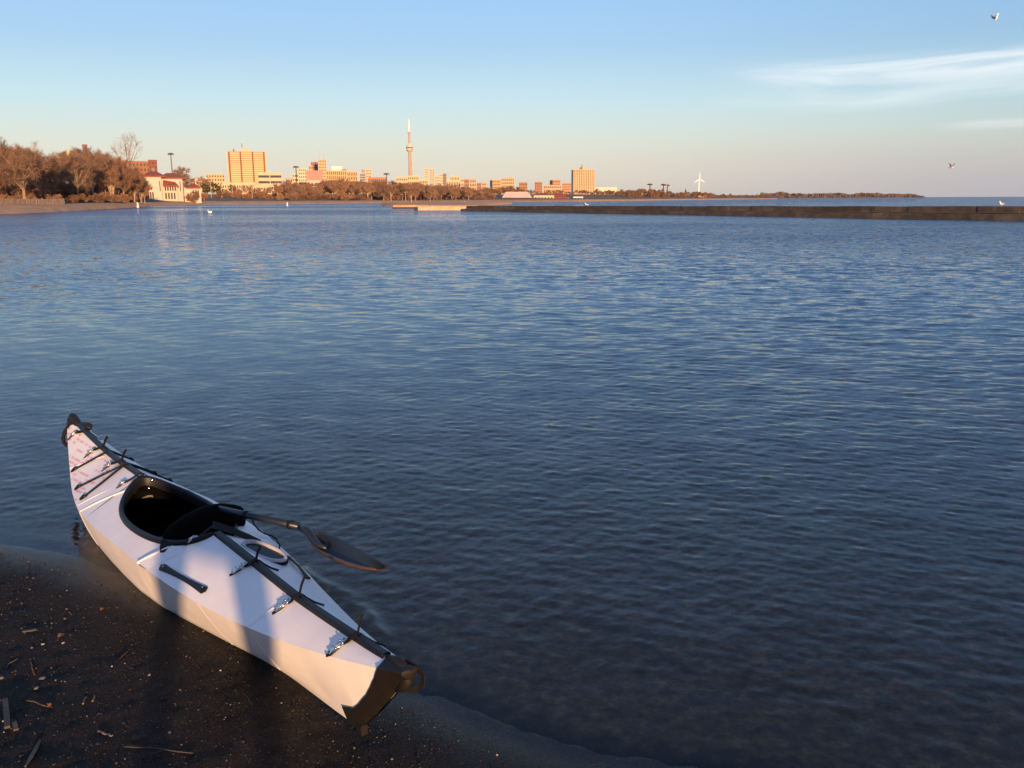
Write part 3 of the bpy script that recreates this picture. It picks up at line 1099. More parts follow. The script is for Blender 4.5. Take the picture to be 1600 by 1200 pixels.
block(c2, 'wing', R(866.3, 309, 890, 314.2, Y), wallmat((0.5, 0.36, 0.27)), 4, 16, 0.3)
hip(c2, R(857, 301, 888, 309, Y), 4, 18, 0.5, 'red_roof')
for i in range(6):
    block(c2, 'window', R(836 + i * 5, 308, 838.6 + i * 5, 312, Y), GLASS, 1.9, 2.3)
c3 = empty('boat_shelter', (px0, Y, 0), 0, 'white open boat shelter at the waterline below the second tower', 'shelter')
block(c3, 'roof', R(896, 307.5, 911, 308.8, Y), WHITEP, 0, 8)
for k in range(4):
    block(c3, 'post', R(897 + k * 4.3, 308.8, 897.5 + k * 4.3, 313.5, Y), WHITEP, 0.4, 0.8)
block(c3, 'low_wall', R(893, 311, 919, 313.7, Y), WHITEP, 1, 6)
for k, (a, b, yt) in enumerate([(953, 966, 310), (978, 1000, 310.3), (1028, 1040, 310.2), (936, 946, 309.5)]):
    building('boat_shed', ('short white boat shed', 'long white boat shed', 'white boat shed farthest right', 'pale boat shed nearest the shelter')[k] + ' on the far waterline', a, b, yt, 640 + 60 * k, (0.66, 0.6, 0.54), 3, 1, ybot=313)

# --- wind turbine
Y = 2200
tb_ = at_y(1091.5, 306, Y)
wt = empty('wind_turbine', (tb_.x, Y, 0), 0, 'white three bladed wind turbine above the wooded point', 'wind turbine')
hz = at_y(1091, 280, Y).z
mb = MB()
mb.tube([(0, 0, 0), (0, 0, hz)], [1.7, 1.1], 10)
mb.build('mast', WHITEP, wt)
mb = MB()
mb.box(-1.6, 1.6, -3, 4, hz - 1.5, hz + 1.8)
mb.build('nacelle', WHITEP, wt)
for ang, ln in ((88, 15), (212, 15), (-28, 15)):
    a = math.radians(ang)
    mb = MB()
    mb.ribbon([(0, -3.4, hz), (math.cos(a) * 4, -3.4, hz + math.sin(a) * 4), (math.cos(a) * ln, -3.4, hz + math.sin(a) * ln)], (0, 1, 0), [0.8, 1.5, 0.5], 0.4)
    mb.build('blade', WHITEP, wt)

# --- masts and lamp posts
def flood_mast(px, ytop, Y, label, ybot=312):
    p = at_y(px, ybot, Y)
    H = at_y(px, ytop, Y).z
    root = empty('floodlight_mast', (p.x, Y, 0), 0, label, 'light mast')
    k = Y / 420
    mb = MB()
    mb.tube([(0, 0, 0), (0, 0, H)], [0.32 * k, 0.20 * k], 8)
    mb.build('pole', DARKM, root)
    lathe([(0.2 * k, H - 0.3), (1.3 * k, H), (1.3 * k, H + 0.35 * k), (0.1, H + 0.7 * k)], 12).build('lamp_head', DARKM, root)
    for s_ in (-1, 1):
        mb = MB()
        mb.box(s_ * 1.3 * k - 0.3 * k, s_ * 1.3 * k + 0.3 * k, -0.3 * k, 0.3 * k, H - 0.5 * k, H)
        mb.build('lamp', GREYM, root)
    return root


flood_mast(272.5, 241, 420, 'tall dark floodlight mast rising behind the pavilion')
flood_mast(465, 261.5, 700, 'dark floodlight mast in front of the pale tower block left of the pink block')
flood_mast(605, 272.5, 800, 'dark floodlight mast left of the spire')
flood_mast(1015, 289, 900, 'small floodlight mast above the right hand trees, alone on the left')
flood_mast(1036, 289.5, 900, 'small floodlight mast above the right hand trees, middle one')
flood_mast(1042, 290.5, 920, 'small floodlight mast above the right hand trees, nearest the turbine')
proto = None
for px, yt in [(313.5, 283), (330.5, 283), (347, 285), (364, 285), (380, 285.5), (394.5, 288), (425, 289), (434, 286), (492, 291), (581, 291), (634, 300)]:
    Y = 400
    p = at_y(px, 312, Y)
    H = at_y(px, yt, Y).z
    if proto is None:
        proto = empty('lamp_post', (0, 0, 0), 0)
        mb = MB()
        mb.tube([(0, 0, 0), (0, 0, 8)], [0.16, 0.10], 6)
        mb.build('pole', GREYM, proto)
        mb = MB()
        mb.box(-0.9, 0.9, -0.18, 0.18, 7.9, 8.15)
        mb.build('lamp_head', GREYM, proto)
        o = proto
    else:
        o = dup_tree(proto)
    o.location = (p.x, Y, 0.8)
    o.scale = (1, 1, (H - 0.8) / 8.1)
    lab = 'pale lamp post in the row along the beach promenade'
    if px > 440:
        lab = {492: 'pale lamp post standing alone against the round trees below the pink block', 581: 'pale lamp post in front of the trees left of the spire', 634: 'short pale lamp post near the sand spit'}[px]
    tag(o, lab, 'lamp post', 'lamp posts along the far beach')

# --- beach fence on the left
p0, p1 = far(-60, 318, 140), far(101, 318, 171)
dv = p1 - p0
fr_ = empty('beach_fence', (p0.x, p0.y, 0.85), math.atan2(dv.y, dv.x), 'weathered grey board fence at the back of the left beach', 'fence')
Lf = math.hypot(dv.x, dv.y)
mb = MB()
k = 0.0
while k < Lf:
    hh = 1.05 + random.uniform(-0.08, 0.08)
    mb.box(k, k + 0.40, -0.02 + random.uniform(-0.02, 0.02), 0.05, 0, hh)
    k += 0.43
mb.build('boards', mottled('weathered_boards', (0.30, 0.22, 0.16), 0.9, 0.35, 2.0), fr_)
for i in range(9):
    mb = MB()
    mb.box(Lf * i / 8 - 0.09, Lf * i / 8 + 0.09, 0.06, 0.24, 0, 1.25)
    mb.build('post', BROWND, fr_)

# ------------------------------------------------------------------ trees
BARK = mottled('bare_bark', (0.24, 0.17, 0.12), 0.95, 0.3, 1.0)
BARKPALE = mottled('pale_bark', (0.36, 0.27, 0.19), 0.95, 0.3, 1.0)


def twigmat(name, c):
    M = Mat(name)
    oi = M.node('ShaderNodeObjectInfo')
    n = M.noise(0.35, 4, 0.6)
    s_ = M.math('ADD', n.outputs['Fac'], M.math('MULTIPLY', M.math('SUBTRACT', oi.outputs['Random'], 0.5), 0.45))
    r = M.ramp(s_, [(0.2, tuple(v * 0.62 for v in c)), (0.5, c), (0.8, (c[0] * 1.35, c[1] * 1.25, c[2] * 1.15))])
    M.link(r.outputs[0], M.p.inputs['Base Color'])
    M.p.inputs['Roughness'].default_value = 1.0
    M.p.inputs['Specular IOR Level'].default_value = 0.1
    return M.m


TWIG = twigmat('bare_twigs', (0.19, 0.125, 0.094))
TWIGR = twigmat('reddish_twigs', (0.225, 0.135, 0.095))
NEEDLE = twigmat('dark_evergreen_needles', (0.045, 0.050, 0.026))


def tree_proto(kind, seed, H=10.0, cw=4.2, fork=0.22, nl=8, ns=7, nt=26, tw=0.035, mat=TWIG, bark=BARK, multi=1, zc_=0.58, zr_=0.42, tl=(0.5, 1.1), up=0.25, trunk_r=0.28):
    r = random.Random(seed)
    root = empty(kind, (0, 0, -500))
    tr, cr = MB(), MB()
    C0 = Vector((0, 0, H * zc_))
    ell = Vector((cw, cw, H * zr_))

    def rad(p):
        q = p - C0
        return math.sqrt((q.x / ell.x) ** 2 + (q.y / ell.y) ** 2 + (q.z / ell.z) ** 2)

    def inside(p, lim):
        q = p - C0
        k = rad(p)
        lim *= 0.86 + 0.24 * math.sin(q.x * 1.1 + seed) * math.sin(q.y * 1.3 + q.z + seed)
        return p if k <= lim else C0 + q * (lim / k)

    for mstem in range(multi):
        o = Vector((r.uniform(-1, 1) * 0.5, r.uniform(-1, 1) * 0.5, 0)) * (multi - 1)
        lean = Vector((r.uniform(-.3, .3), r.uniform(-.3, .3), 0)) * (1.0 + 1.6 * (multi > 1))
        top = o + lean + Vector((0, 0, H * (fork + 0.22)))
        tr.tube([o + Vector((0, 0, -0.6)), o, o * 0.9 + lean * 0.4 + Vector((0, 0, H * fork * 0.7)), top], [trunk_r * 1.5, trunk_r * 1.15, trunk_r * 0.85, trunk_r * 0.6], 7)
        for i in range(nl):
            t0 = r.uniform(0.25, 1.0)
            a0 = o * 0.9 + lean * t0 + Vector((0, 0, H * (fork * 0.75 + (0.22 + fork * 0.25) * t0)))
            az_ = 2 * math.pi * (i + r.uniform(-.3, .3)) / nl + mstem
            el_ = r.uniform(-0.15, 1.25) if i < nl - 2 else r.uniform(1.0, 1.5)
            tgt = C0 + Vector((ell.x * math.cos(az_) * math.cos(el_), ell.y * math.sin(az_) * math.cos(el_), ell.z * math.sin(el_))) * r.uniform(0.62, 0.85)
            mid = a0.lerp(tgt, 0.5) + Vector((r.uniform(-.4, .4), r.uniform(-.4, .4), r.uniform(0, 0.5) - 0.25))
            lr = trunk_r * r.uniform(0.36, 0.5)
            tr.tube([a0, mid, tgt], [lr, lr * 0.62, lr * 0.28], 5, False)
            for j in range(ns):
                t = r.uniform(0.3, 1.0)
                s0 = (a0.lerp(mid, t * 2) if t < 0.5 else mid.lerp(tgt, t * 2 - 1))
                d = (s0 - C0).normalized() * 0.6 + Vector((r.gauss(0, .6), r.gauss(0, .6), r.gauss(up, .5)))
                s1 = inside(s0 + d.normalized() * r.uniform(0.10, 0.24) * H, 0.93)
                sm = s0.lerp(s1, 0.5) + Vector((r.uniform(-.2, .2), r.uniform(-.2, .2), r.uniform(-.1, .2)))
                tr.tube([s0, sm, s1], [lr * 0.34, lr * 0.24, lr * 0.12], 4, False)
                dd_ = (s1 - s0).normalized()
                for k in range(nt):
                    q = s0.lerp(s1, r.uniform(0.15, 1.05)) + Vector((r.gauss(0, .12), r.gauss(0, .12), r.gauss(0, .12))) * (H / 10)
                    e = (dd_ * 0.5 + Vector((r.gauss(0, .55), r.gauss(0, .55), r.gauss(up, .5)))).normalized()
                    ln = r.uniform(*tl) * H / 10
                    p = inside(q + e * ln, 1.0)
                    a = e.cross(Vector((r.gauss(0, 1), r.gauss(0, 1), r.gauss(0, 1)))).normalized() * tw * 0.5
                    cr.add([q - a, q + a, p + a * 0.5, p - a * 0.5], [(0, 1, 2, 3)])
    tr.build('trunk', bark, root, True, False)
    cr.build('crown', mat, root, False, False)
    return root


PROTO = {}
for i in range(4):
    PROTO['big%d' % i] = tree_proto('bare_tree', 100 + i, 10, 4.6 + 0.25 * i, 0.16, 11, 11, 62, 0.030, zc_=0.53, zr_=0.48)
for i in range(2):
    PROTO['multi%d' % i] = tree_proto('bare_tree', 130 + i, 10, 3.8, 0.10, 8, 9, 60, 0.028, mat=TWIGR, bark=BARKPALE, multi=3, zc_=0.52, zr_=0.49, up=0.55, trunk_r=0.15)
PROTO['lone'] = tree_proto('tall_bare_tree', 150, 10, 3.3, 0.30, 9, 6, 7, 0.024, zc_=0.64, zr_=0.38, up=0.8, tl=(0.7, 1.3), trunk_r=0.16)
for i in range(4):
    PROTO['mid%d' % i] = tree_proto('bare_tree', 160 + i, 10, 4.6 + 0.5 * i, 0.12, 9, 9, 42, 0.065, mat=TWIG if i % 2 else TWIGR, bark=BARK if i % 2 else BARKPALE, zc_=0.48, zr_=0.52)
for i in range(3):
    PROTO['far%d' % i] = tree_proto('bare_tree', 180 + i, 10, 5.2 + 0.6 * i, 0.08, 8, 6, 40, 0.22, mat=TWIG if i % 2 else TWIGR, zc_=0.46, zr_=0.54, tl=(0.7, 1.5))
for i in range(2):
    PROTO['shrub%d' % i] = tree_proto('bare_shrub', 190 + i, 10, 8.0, 0.02, 9, 8, 60, 0.16, mat=TWIGR, bark=BARKPALE, zc_=0.42, zr_=0.55, tl=(1.2, 2.6), trunk_r=0.1)
PROTO['green'] = tree_proto('evergreen_tree', 195, 10, 4.6, 0.04, 9, 8, 44, 0.20, mat=NEEDLE, zc_=0.5, zr_=0.5, tl=(0.35, 0.8), up=-0.05)
USED = set()


def plant(kind, px, ytop, D, label, cat='tree', group=None, wide=1.0, ybase=None, rot=None):
    p = far(px, 312, D)
    off = D - coast_d(px)
    gz = max(0.3, land_z(off)) if ybase is None else far(px, ybase, D).z
    H = far(px, ytop, D).z - gz
    pr_ = PROTO[kind]
    if kind in USED:
        o = dup_tree(pr_)
    else:
        o = pr_
        USED.add(kind)
    o.location = (p.x, p.y, gz - 0.15)
    s = H / 10.0 * (1.12 if cat == 'tree' else 1.0)
    o.scale = (s * wide, s * wide, s)
    o.rotation_euler = (0, 0, random.uniform(0, 6.28) if rot is None else rot)
    for k in ('label', 'category', 'group'):
        if k in o:
            del o[k]
    tag(o, label, cat, group)
    return o


# the stand of big bare trees on the left shore
for kind, px, yt, D, wd_, lab in [
        ('big0', -62, 228, 168, 1.0, 'broad bare tree cut by the left edge of the photo'),
        ('big1', -8, 221, 165, 1.0, 'highest rounded bare tree at the far left of the shore stand'),
        ('big2', 38, 226, 160, 1.05, 'broad low branching bare tree with a stout forked trunk behind the board fence'),
        ('big3', 66, 238, 185, 1.0, 'bare tree on the down slope of the rounded left crown line'),
        ('big0', 92, 247, 200, 0.95, 'darker bare tree in the dip of the left crown line'),
        ('big1', 121, 243, 205, 1.0, 'rounded bare tree standing right of the dip in the left crown line'),
        ('big2', 147, 238, 222, 0.95, 'bare tree with a rounded top left of the tall see-through tree'),
        ('multi0', 168, 246, 228, 0.95, 'many stemmed pale bare tree near the water, left one of the pair'),
        ('multi1', 190, 250, 236, 0.95, 'many stemmed pale bare tree near the water, right one of the pair'),
        ('multi0', 211, 262, 245, 1.0, 'leaning many stemmed bare tree in front of the pavilion edge'),
        ('big3', 15, 230, 215, 1.0, 'bare tree behind the highest rounded crown at far left'),
        ('big0', 110, 239, 262, 1.0, 'bare tree behind the dip carrying the little pale rooftop house'),
        ('big1', 138, 232, 300, 1.0, 'bare tree at the foot of the dark roofed tower house'),
        ('big2', 168, 238, 310, 1.0, 'reddish bare tree behind the many stemmed pair'),
        ('big3', 52, 232, 245, 1.0, 'bare tree behind the stout forked tree'),
        ('big1', 80, 243, 268, 1.0, 'bare tree filling the gap of the left crown line from behind'),
        ('big2', -30, 224, 205, 1.1, 'wide bare tree behind the far left pair'),
        ('big3', 28, 229, 190, 1.1, 'wide bare tree between the highest crown and the stout forked tree'),
        ('big1', 158, 250, 262, 1.0, 'low bare tree behind the gap left of the many stemmed pair'),
        ('multi1', 224, 277, 252, 0.9, 'thin slanting bare tree overlapping the left wall of the pavilion')]:
    plant(kind, px, yt, D, lab, group='bare trees on the left shore', wide=wd_)
plant('lone', 205, 215, 330, 'tall thin see-through bare tree sticking up behind the brick building', 'tree')
plant('mid1', 287, 262, 420, 'round bare tree behind the pavilion beside the floodlight mast', 'tree')
plant('mid0', 320, 274, 620, 'small bare tree on the hill above the annex', 'tree')
for i in range(15):
    plant('shrub%d' % (i % 2), -70 + i * 20 + random.uniform(-6, 6), random.uniform(297, 303), coast_d(-70 + i * 20) + random.uniform(24, 36), 'tangled bare shrub at the foot of the left shore trees', 'shrub', 'shrubs under the left shore trees', wide=random.uniform(0.9, 1.3))
for i in range(40):
    px_ = -90 + i * 7.6 + random.uniform(-4, 4)
    plant('shrub%d' % (i % 2), px_, random.uniform(273, 286), coast_d(px_) + random.uniform(40, 95), 'tall bare undergrowth filling the gaps between the left shore trunks', 'shrub', 'undergrowth behind the left shore trees', wide=random.uniform(0.7, 1.0))
plant('shrub0', 303, 296, 322, 'pale bare shrub in front of the annex', 'shrub', wide=0.8)
plant('shrub1', 220, 302, 262, 'bare shrub at the shaded corner of the pavilion', 'shrub', wide=0.8)
for px, yt, D, lab in [(322, 284, 470, 'dark evergreen tree nearest the annex'), (333, 281.5, 480, 'tallest dark evergreen tree between the annex and the apartment tower'), (343, 285, 475, 'dark evergreen tree at the right of the evergreen clump'),
                       (364, 286, 640, 'small dark evergreen tree at the foot of the tall apartment tower')]:
    plant('green', px, yt, D, lab, 'evergreen', wide=1.0)
# brown brush behind the promenade
for i in range(26):
    px = 314 + i * 5.2 + random.uniform(-2, 2)
    plant('shrub%d' % (i % 2), px, random.uniform(296.5, 303), random.uniform(395, 470), 'low brown bush behind the lamp posts of the promenade', 'shrub', 'bushes behind the promenade', wide=random.uniform(0.9, 1.4))
for i in range(14):
    px = 350 + i * 7 + random.uniform(-3, 3)
    plant('mid%d' % (i % 4), px, random.uniform(289, 296), random.uniform(490, 600), 'bare tree rising from the brown bushes under the apartment tower', 'tree', 'trees behind the promenade bushes', wide=1.1)
# belt of round trees under the skyline
tops = [(436, 287), (450, 283), (470, 287), (490, 288), (505, 284), (520, 281), (540, 282), (560, 283), (575, 285), (590, 284), (610, 285), (630, 286), (650, 286), (675, 288), (700, 289), (725, 292), (745, 294), (765, 296)]
px = 434.0
i = 0
while px < 766:
    yt = np.interp(px, [t[0] for t in tops], [t[1] for t in tops]) + random.uniform(-0.5, 5)
    plant('mid%d' % random.randrange(4), px, yt, random.uniform(392, 450) + max(0, px - 600) * 0.55, 'round bare tree in the front row of the belt below the skyline', 'tree', 'front row of the tree belt below the skyline', wide=random.uniform(0.9, 1.15))
    px += random.uniform(4, 6.5)
px = 440.0
while px < 775:
    yt = np.interp(px, [t[0] for t in tops], [t[1] for t in tops]) + random.uniform(-2.5, 2.5)
    plant('mid%d' % random.randrange(4), px, yt, random.uniform(560, 720), 'bare tree in the back row of the belt below the skyline', 'tree', 'back row of the tree belt below the skyline', wide=random.uniform(1.0, 1.3))
    px += random.uniform(4, 6)
px = 438.0
while px < 770:
    plant('shrub%d' % random.randrange(2), px, random.uniform(300, 307.5), coast_d(px) + random.uniform(24, 60), 'low brown bush at the feet of the tree belt below the skyline', 'shrub', 'bushes under the tree belt', wide=random.uniform(0.9, 1.5))
    px += random.uniform(5, 8)
# wooded shore to the right
px = 760.0
while px < 1000:
    yt = np.interp(px, [760, 800, 840, 880, 930, 965, 1000], [292, 292, 297, 298, 296, 297, 297]) + random.uniform(-1.5, 3)
    plant('far%d' % random.randrange(3), px, yt, random.uniform(640, 900), 'bare tree on the hill between the beach club and the second tower', 'tree', 'trees behind the beach club', wide=random.uniform(0.9, 1.3))
    px += random.uniform(3.5, 6)
px = 925.0
while px < 1212:
    yt = np.interp(px, [925, 960, 1010, 1035, 1060, 1095, 1110, 1150, 1200, 1212], [299, 298, 296, 297, 301, 299, 302, 304, 303, 306]) + random.uniform(-1, 3.0)
    plant('far%d' % random.randrange(3), px, yt, max(coast_d(px) + random.uniform(25, 120), 680), 'bare tree along the wooded point towards the wind turbine', 'tree', 'trees along the wooded point', wide=random.uniform(0.9, 1.3))
    px += random.uniform(2.6, 4.4)
for px, yt in [(1008, 294), (1035, 293.5), (1071, 294)]:
    plant('green', px, yt, 880, {1008: 'dark evergreen tree under the lone small floodlight mast', 1035: 'dark evergreen tree under the pair of small floodlight masts', 1071: 'slim dark evergreen left of the wind turbine'}[px], 'evergreen', wide=0.7 if px < 1071 else 0.4)
for px, yt in [(1140, 304), (1158, 304.5), (1190, 302.5)]:
    plant('far1', px, yt, 1150, 'dark bare tree between the little white houses of the point', 'tree', 'trees between the white houses', wide=1.5)

# the wood on the headland reads as one mass
r_ = np.random.default_rng(3)
nt_ = 5200
pxs = r_.uniform(1188, 1444, nt_)
V = np.zeros((nt_, 4, 3))
hill = 8 + 5 * vnoise(pxs / 14, pxs * 0, 41, 10, 0.2, 2.5)
fade_ = np.clip((1446 - pxs) / 25, 0.35, 1)
for i in range(nt_):
    d = np.interp(pxs[i], [c[0] for c in coast2], [c[1] for c in coast2]) + r_.uniform(10, 160)
    q = far(pxs[i], 309, d)
    h = max(3.0, (hill[i] + 5) * fade_[i]) * r_.uniform(0.2, 1.0)
    w = r_.uniform(0.8, 2.2)
    a = r_.uniform(0, math.pi)
    dx, dy = math.cos(a) * w, math.sin(a) * w
    zb = max(1.0, h - r_.uniform(2, 6))
    V[i] = [(q.x - dx, q.y - dy, zb), (q.x + dx, q.y + dy, zb), (q.x + dx * .6, q.y + dy * .6, h + 1), (q.x - dx * .6, q.y - dy * .6, h + 1)]
wood = np_mesh('distant_wood', V.reshape(-1, 3), np.arange(nt_ * 4).reshape(-1, 4), twigmat('distant_brush', (0.105, 0.080, 0.072)), smooth=False)
tag(wood, 'long low brown wood on the headland at the right horizon', 'wood', kind='stuff')

for k, o in list(PROTO.items()):
    if k not in USED:
        for c in list(o.children):
            bpy.data.objects.remove(c)
        bpy.data.objects.remove(o)

# ------------------------------------------------------------------ kayak
KS = at(640, 1045, 0.4); KB = at(112, 655, 0.4)
KAX = Vector((KB.x - KS.x, KB.y - KS.y, 0)); KL = KAX.length; KAX /= KL
kay = empty('kayak', (KS.x, KS.y, 0), math.atan2(KAX.y, KAX.x), 'white folding kayak with black cockpit and straps pulled up on the dark sand', 'kayak')
k_s = [0.0, .12, .3, .5, .7, .9, 1.1, 1.3, 1.5, 1.7, 1.9, 2.1, 2.3, 2.5, 2.7, 2.9, 3.1, 3.3, 3.5, 3.7, KL]
k_w = [.024, .042, .074, .112, .150, .185, .218, .243, .260, .270, .277, .281, .280, .271, .252, .220, .180, .136, .092, .045, .020]
k_zg = [.392, .365, .330, .300, .280, .266, .260, .258, .256, .252, .247, .239, .228, .214, .207, .212, .235, .270, .315, .37, .40]
k_zr = [.400, .385, .375, .365, .357, .360, .365, .368, .370, .370, .371, .373, .374, .371, .366, .361, .366, .378, .392, .410, .42]
z_s = [0, .1, .2, .28, .34, .45, .7, .95, 2.9, 3.15, 3.4, 3.5, 3.6, 3.7, KL]
k_zk = [.375, .265, .160, .082, .056, .044, .022, 0, 0, .02, .05, .08, .18, .30, .40]
c_s = [0, .1, .2, .3, .42, .5, .6, .7, .9, 1.1, 1.3, 1.5, 1.7, 1.9, 2.1, 2.3, 2.5, 2.7, 2.9, 3.1, 3.3, 3.45, 3.6, 3.7, KL]
k_zc = [.380, .285, .19, .122, .104, .102, .100, .095, .075, .052, .032, .02, .01, .006, .004, .004, .004, .008, .02, .06, .1, .13, .22, .33, .4]
k_wc = [.012, .012, .012, .013, .016, .022, .04, .058, .077, .096, .118, .146, .176, .194, .197, .197, .193, .185, .16, .11, .055, .018, .01, .008, .006]
ip = lambda s, a, b: float(np.interp(s, a, b))


def smooth_tab(a, b):
    """monotone-ish smoothing so that long panels bend evenly"""
    xs_ = np.linspace(0, KL, 400)
    ys_ = np.interp(xs_, a, b)
    k = np.hanning(25); k /= k.sum()
    pad = np.concatenate([2 * ys_[0] - ys_[12:0:-1], ys_, 2 * ys_[-1] - ys_[-2:-14:-1]])
    return xs_, np.convolve(pad, k, 'valid')


XT, WT = smooth_tab(k_s, k_w); _, ZGT = smooth_tab(k_s, k_zg); _, ZRT = smooth_tab(k_s, k_zr)
kw = lambda s: ip(s, XT, WT)
kzg = lambda s: ip(s, XT, ZGT)
kzr = lambda s: ip(s, XT, ZRT)
kzk = lambda s: ip(s, z_s, k_zk)
kzc = lambda s: max(ip(s, c_s, k_zc), kzk(s) + 0.0)
kwc = lambda s: ip(s, c_s, k_wc)


def deck_z(s, w):
    a = min(1.0, abs(w) / max(1e-4, kw(s)))
    return kzr(s) * (1 - a) + kzg(s) * a


def dk(s, w, dz=0.0):
    return Vector((s, w, deck_z(s, w) + dz))


def deck_n(s, sg):
    e = 0.01
    t1 = dk(s + e, sg * 0.05) - dk(s - e, sg * 0.05)
    t2 = dk(s, sg * 0.06) - dk(s, sg * 0.04)
    n = t1.cross(t2)
    return n.normalized() if n.z > 0 else -n.normalized()


# translucent-white corrugated plastic
M = Mat('white_folding_plastic')
n = M.noise(6.0, 4, 0.6)
r = M.ramp(n.outputs['Fac'], [(0.3, (0.66, 0.66, 0.67)), (0.7, (0.74, 0.737, 0.735))])
M.link(r.outputs[0], M.p.inputs['Base Color'])
M.p.inputs['Roughness'].default_value = 0.42
tc = M.node('ShaderNodeTexCoord')
wv_ = M.node('ShaderNodeTexWave', wave_type='BANDS', bands_direction='X')
wv_.inputs['Scale'].default_value = 62
M.link(tc.outputs['Object'], wv_.inputs['Vector'])
bsum = M.math('ADD', M.math('MULTIPLY', wv_.outputs['Fac'], 0.12), n.outputs['Fac'])
M.bump(bsum, 0.25, 0.004)
PLAST = M.m
# the same plastic with rows of faint red dashes printed along it (bow deck, left)
PRINTED = PLAST.copy()
PRINTED.name = 'printed_folding_plastic'
nt = PRINTED.node_tree
N_, L_ = nt.nodes, nt.links


def pm(op, a, b=None):
    n = N_.new('ShaderNodeMath')
    n.operation = op
    for i, v in enumerate((a, b)):
        if v is None:
            continue
        if isinstance(v, (int, float)):
            n.inputs[i].default_value = v
        else:
            L_.new(v, n.inputs[i])
    return n.outputs[0]


ptc = N_.new('ShaderNodeTexCoord')
psp = N_.new('ShaderNodeSeparateXYZ')
L_.new(ptc.outputs['Object'], psp.inputs[0])
ps, pw = psp.outputs['X'], psp.outputs['Y']
u_ = pm('ADD', pm('MULTIPLY', pw, 52.0), pm('MULTIPLY', ps, -3.2))
v_ = pm('MULTIPLY', ps, 82.0)
rowm = pm('LESS_THAN', pm('ABSOLUTE', pm('SUBTRACT', pm('FRACT', u_), 0.5)), 0.30)
dshm = pm('LESS_THAN', pm('ABSOLUTE', pm('SUBTRACT', pm('FRACT', v_), 0.5)), 0.27)
cell = N_.new('ShaderNodeCombineXYZ')
L_.new(pm('FLOOR', u_), cell.inputs[0])
L_.new(pm('FLOOR', v_), cell.inputs[1])
wno = N_.new('ShaderNodeTexWhiteNoise')
wno.noise_dimensions = '3D'
L_.new(cell.outputs[0], wno.inputs['Vector'])
keepm = pm('GREATER_THAN', wno.outputs['Value'], 0.22)
cl3 = N_.new('ShaderNodeCombineXYZ')
L_.new(pm('MULTIPLY', pm('FLOOR', u_), 0.9), cl3.inputs[0])
L_.new(pm('MULTIPLY', ps, 5.5), cl3.inputs[1])
cno = N_.new('ShaderNodeTexNoise')
cno.inputs['Scale'].default_value = 1.0
L_.new(cl3.outputs[0], cno.inputs['Vector'])
clm = pm('GREATER_THAN', cno.outputs['Fac'], 0.50)
lim = pm('MULTIPLY', pm('GREATER_THAN', ps, 2.72), pm('GREATER_THAN', pw, 0.024))
pmask = pm('MULTIPLY', pm('MULTIPLY', pm('MULTIPLY', rowm, dshm), pm('MULTIPLY', keepm, clm)), lim)
pmix = N_.new('ShaderNodeMixRGB')
pbs = N_['Principled BSDF']
src_ = pbs.inputs['Base Color'].links[0].from_socket
L_.new(src_, pmix.inputs['Color1'])
pmix.inputs['Color2'].default_value = (0.66, 0.13, 0.17, 1)
L_.new(pmask, pmix.inputs['Fac'])
L_.new(pmix.outputs[0], pbs.inputs['Base Color'])
BLK = mottled('black_satin_plastic', (0.006, 0.007, 0.010), 0.45, 0.2, 8, 0.15, 0.002, spec=0.2)
M = Mat('black_gloss_liner')
M.p.inputs['Base Color'].default_value = (0.0035, 0.0033, 0.0035, 1)
M.p.inputs['Roughness'].default_value = 0.16
M.p.inputs['Specular IOR Level'].default_value = 0.3
n = M.noise(9.0, 3, 0.5)
M.bump(n.outputs['Fac'], 0.12, 0.01)
LINER = M.m
M = Mat('black_webbing')
tc = M.node('ShaderNodeTexCoord')
wv_ = M.node('ShaderNodeTexWave', wave_type='BANDS', bands_direction='DIAGONAL')
wv_.inputs['Scale'].default_value = 160
M.link(tc.outputs['Object'], wv_.inputs['Vector'])
M.p.inputs['Base Color'].default_value = (0.010, 0.009, 0.009, 1)
M.p.inputs['Specular IOR Level'].default_value = 0.2
M.p.inputs['Roughness'].default_value = 0.8
M.bump(wv_.outputs['Fac'], 0.5, 0.002)
WEB = M.m
RUB = mottled('black_rubber_cap', (0.010, 0.0085, 0.008), 0.6, 0.25, 14, 0.3, 0.004, spec=0.25)
STEEL = mottled('bright_buckle_steel', (0.50, 0.50, 0.50), 0.16, 0.05, 20, metallic=1.0)
FABRIC = mottled('black_seat_fabric', (0.0035, 0.0035, 0.004), 0.95, 0.3, 40, 0.3, 0.004, spec=0.05)

ss = np.concatenate([np.linspace(0, 0.45, 24), np.linspace(0.47, 3.35, 90), np.linspace(3.37, KL, 26)])


def side_pt(s, v, sg=1, off=0.0):
    """v 0 gunwale .. 0.7 chine .. 1 keel"""
    g = Vector((s, sg * kw(s), kzg(s)))
    c = Vector((s, sg * kwc(s), kzc(s)))
    k = Vector((s, sg * 0.0004, kzk(s)))
    if v <= 0.7:
        t = v / 0.7
        p = g.lerp(c, t)
        bulge = 0.007 * math.sin(math.pi * t) * min(1.0, kw(s) / 0.2)
        p.y += sg * (bulge + off)
    else:
        p = c.lerp(k, (v - 0.7) / 0.3)
        p.y += sg * off
        p.z -= off * 0.6
    return p


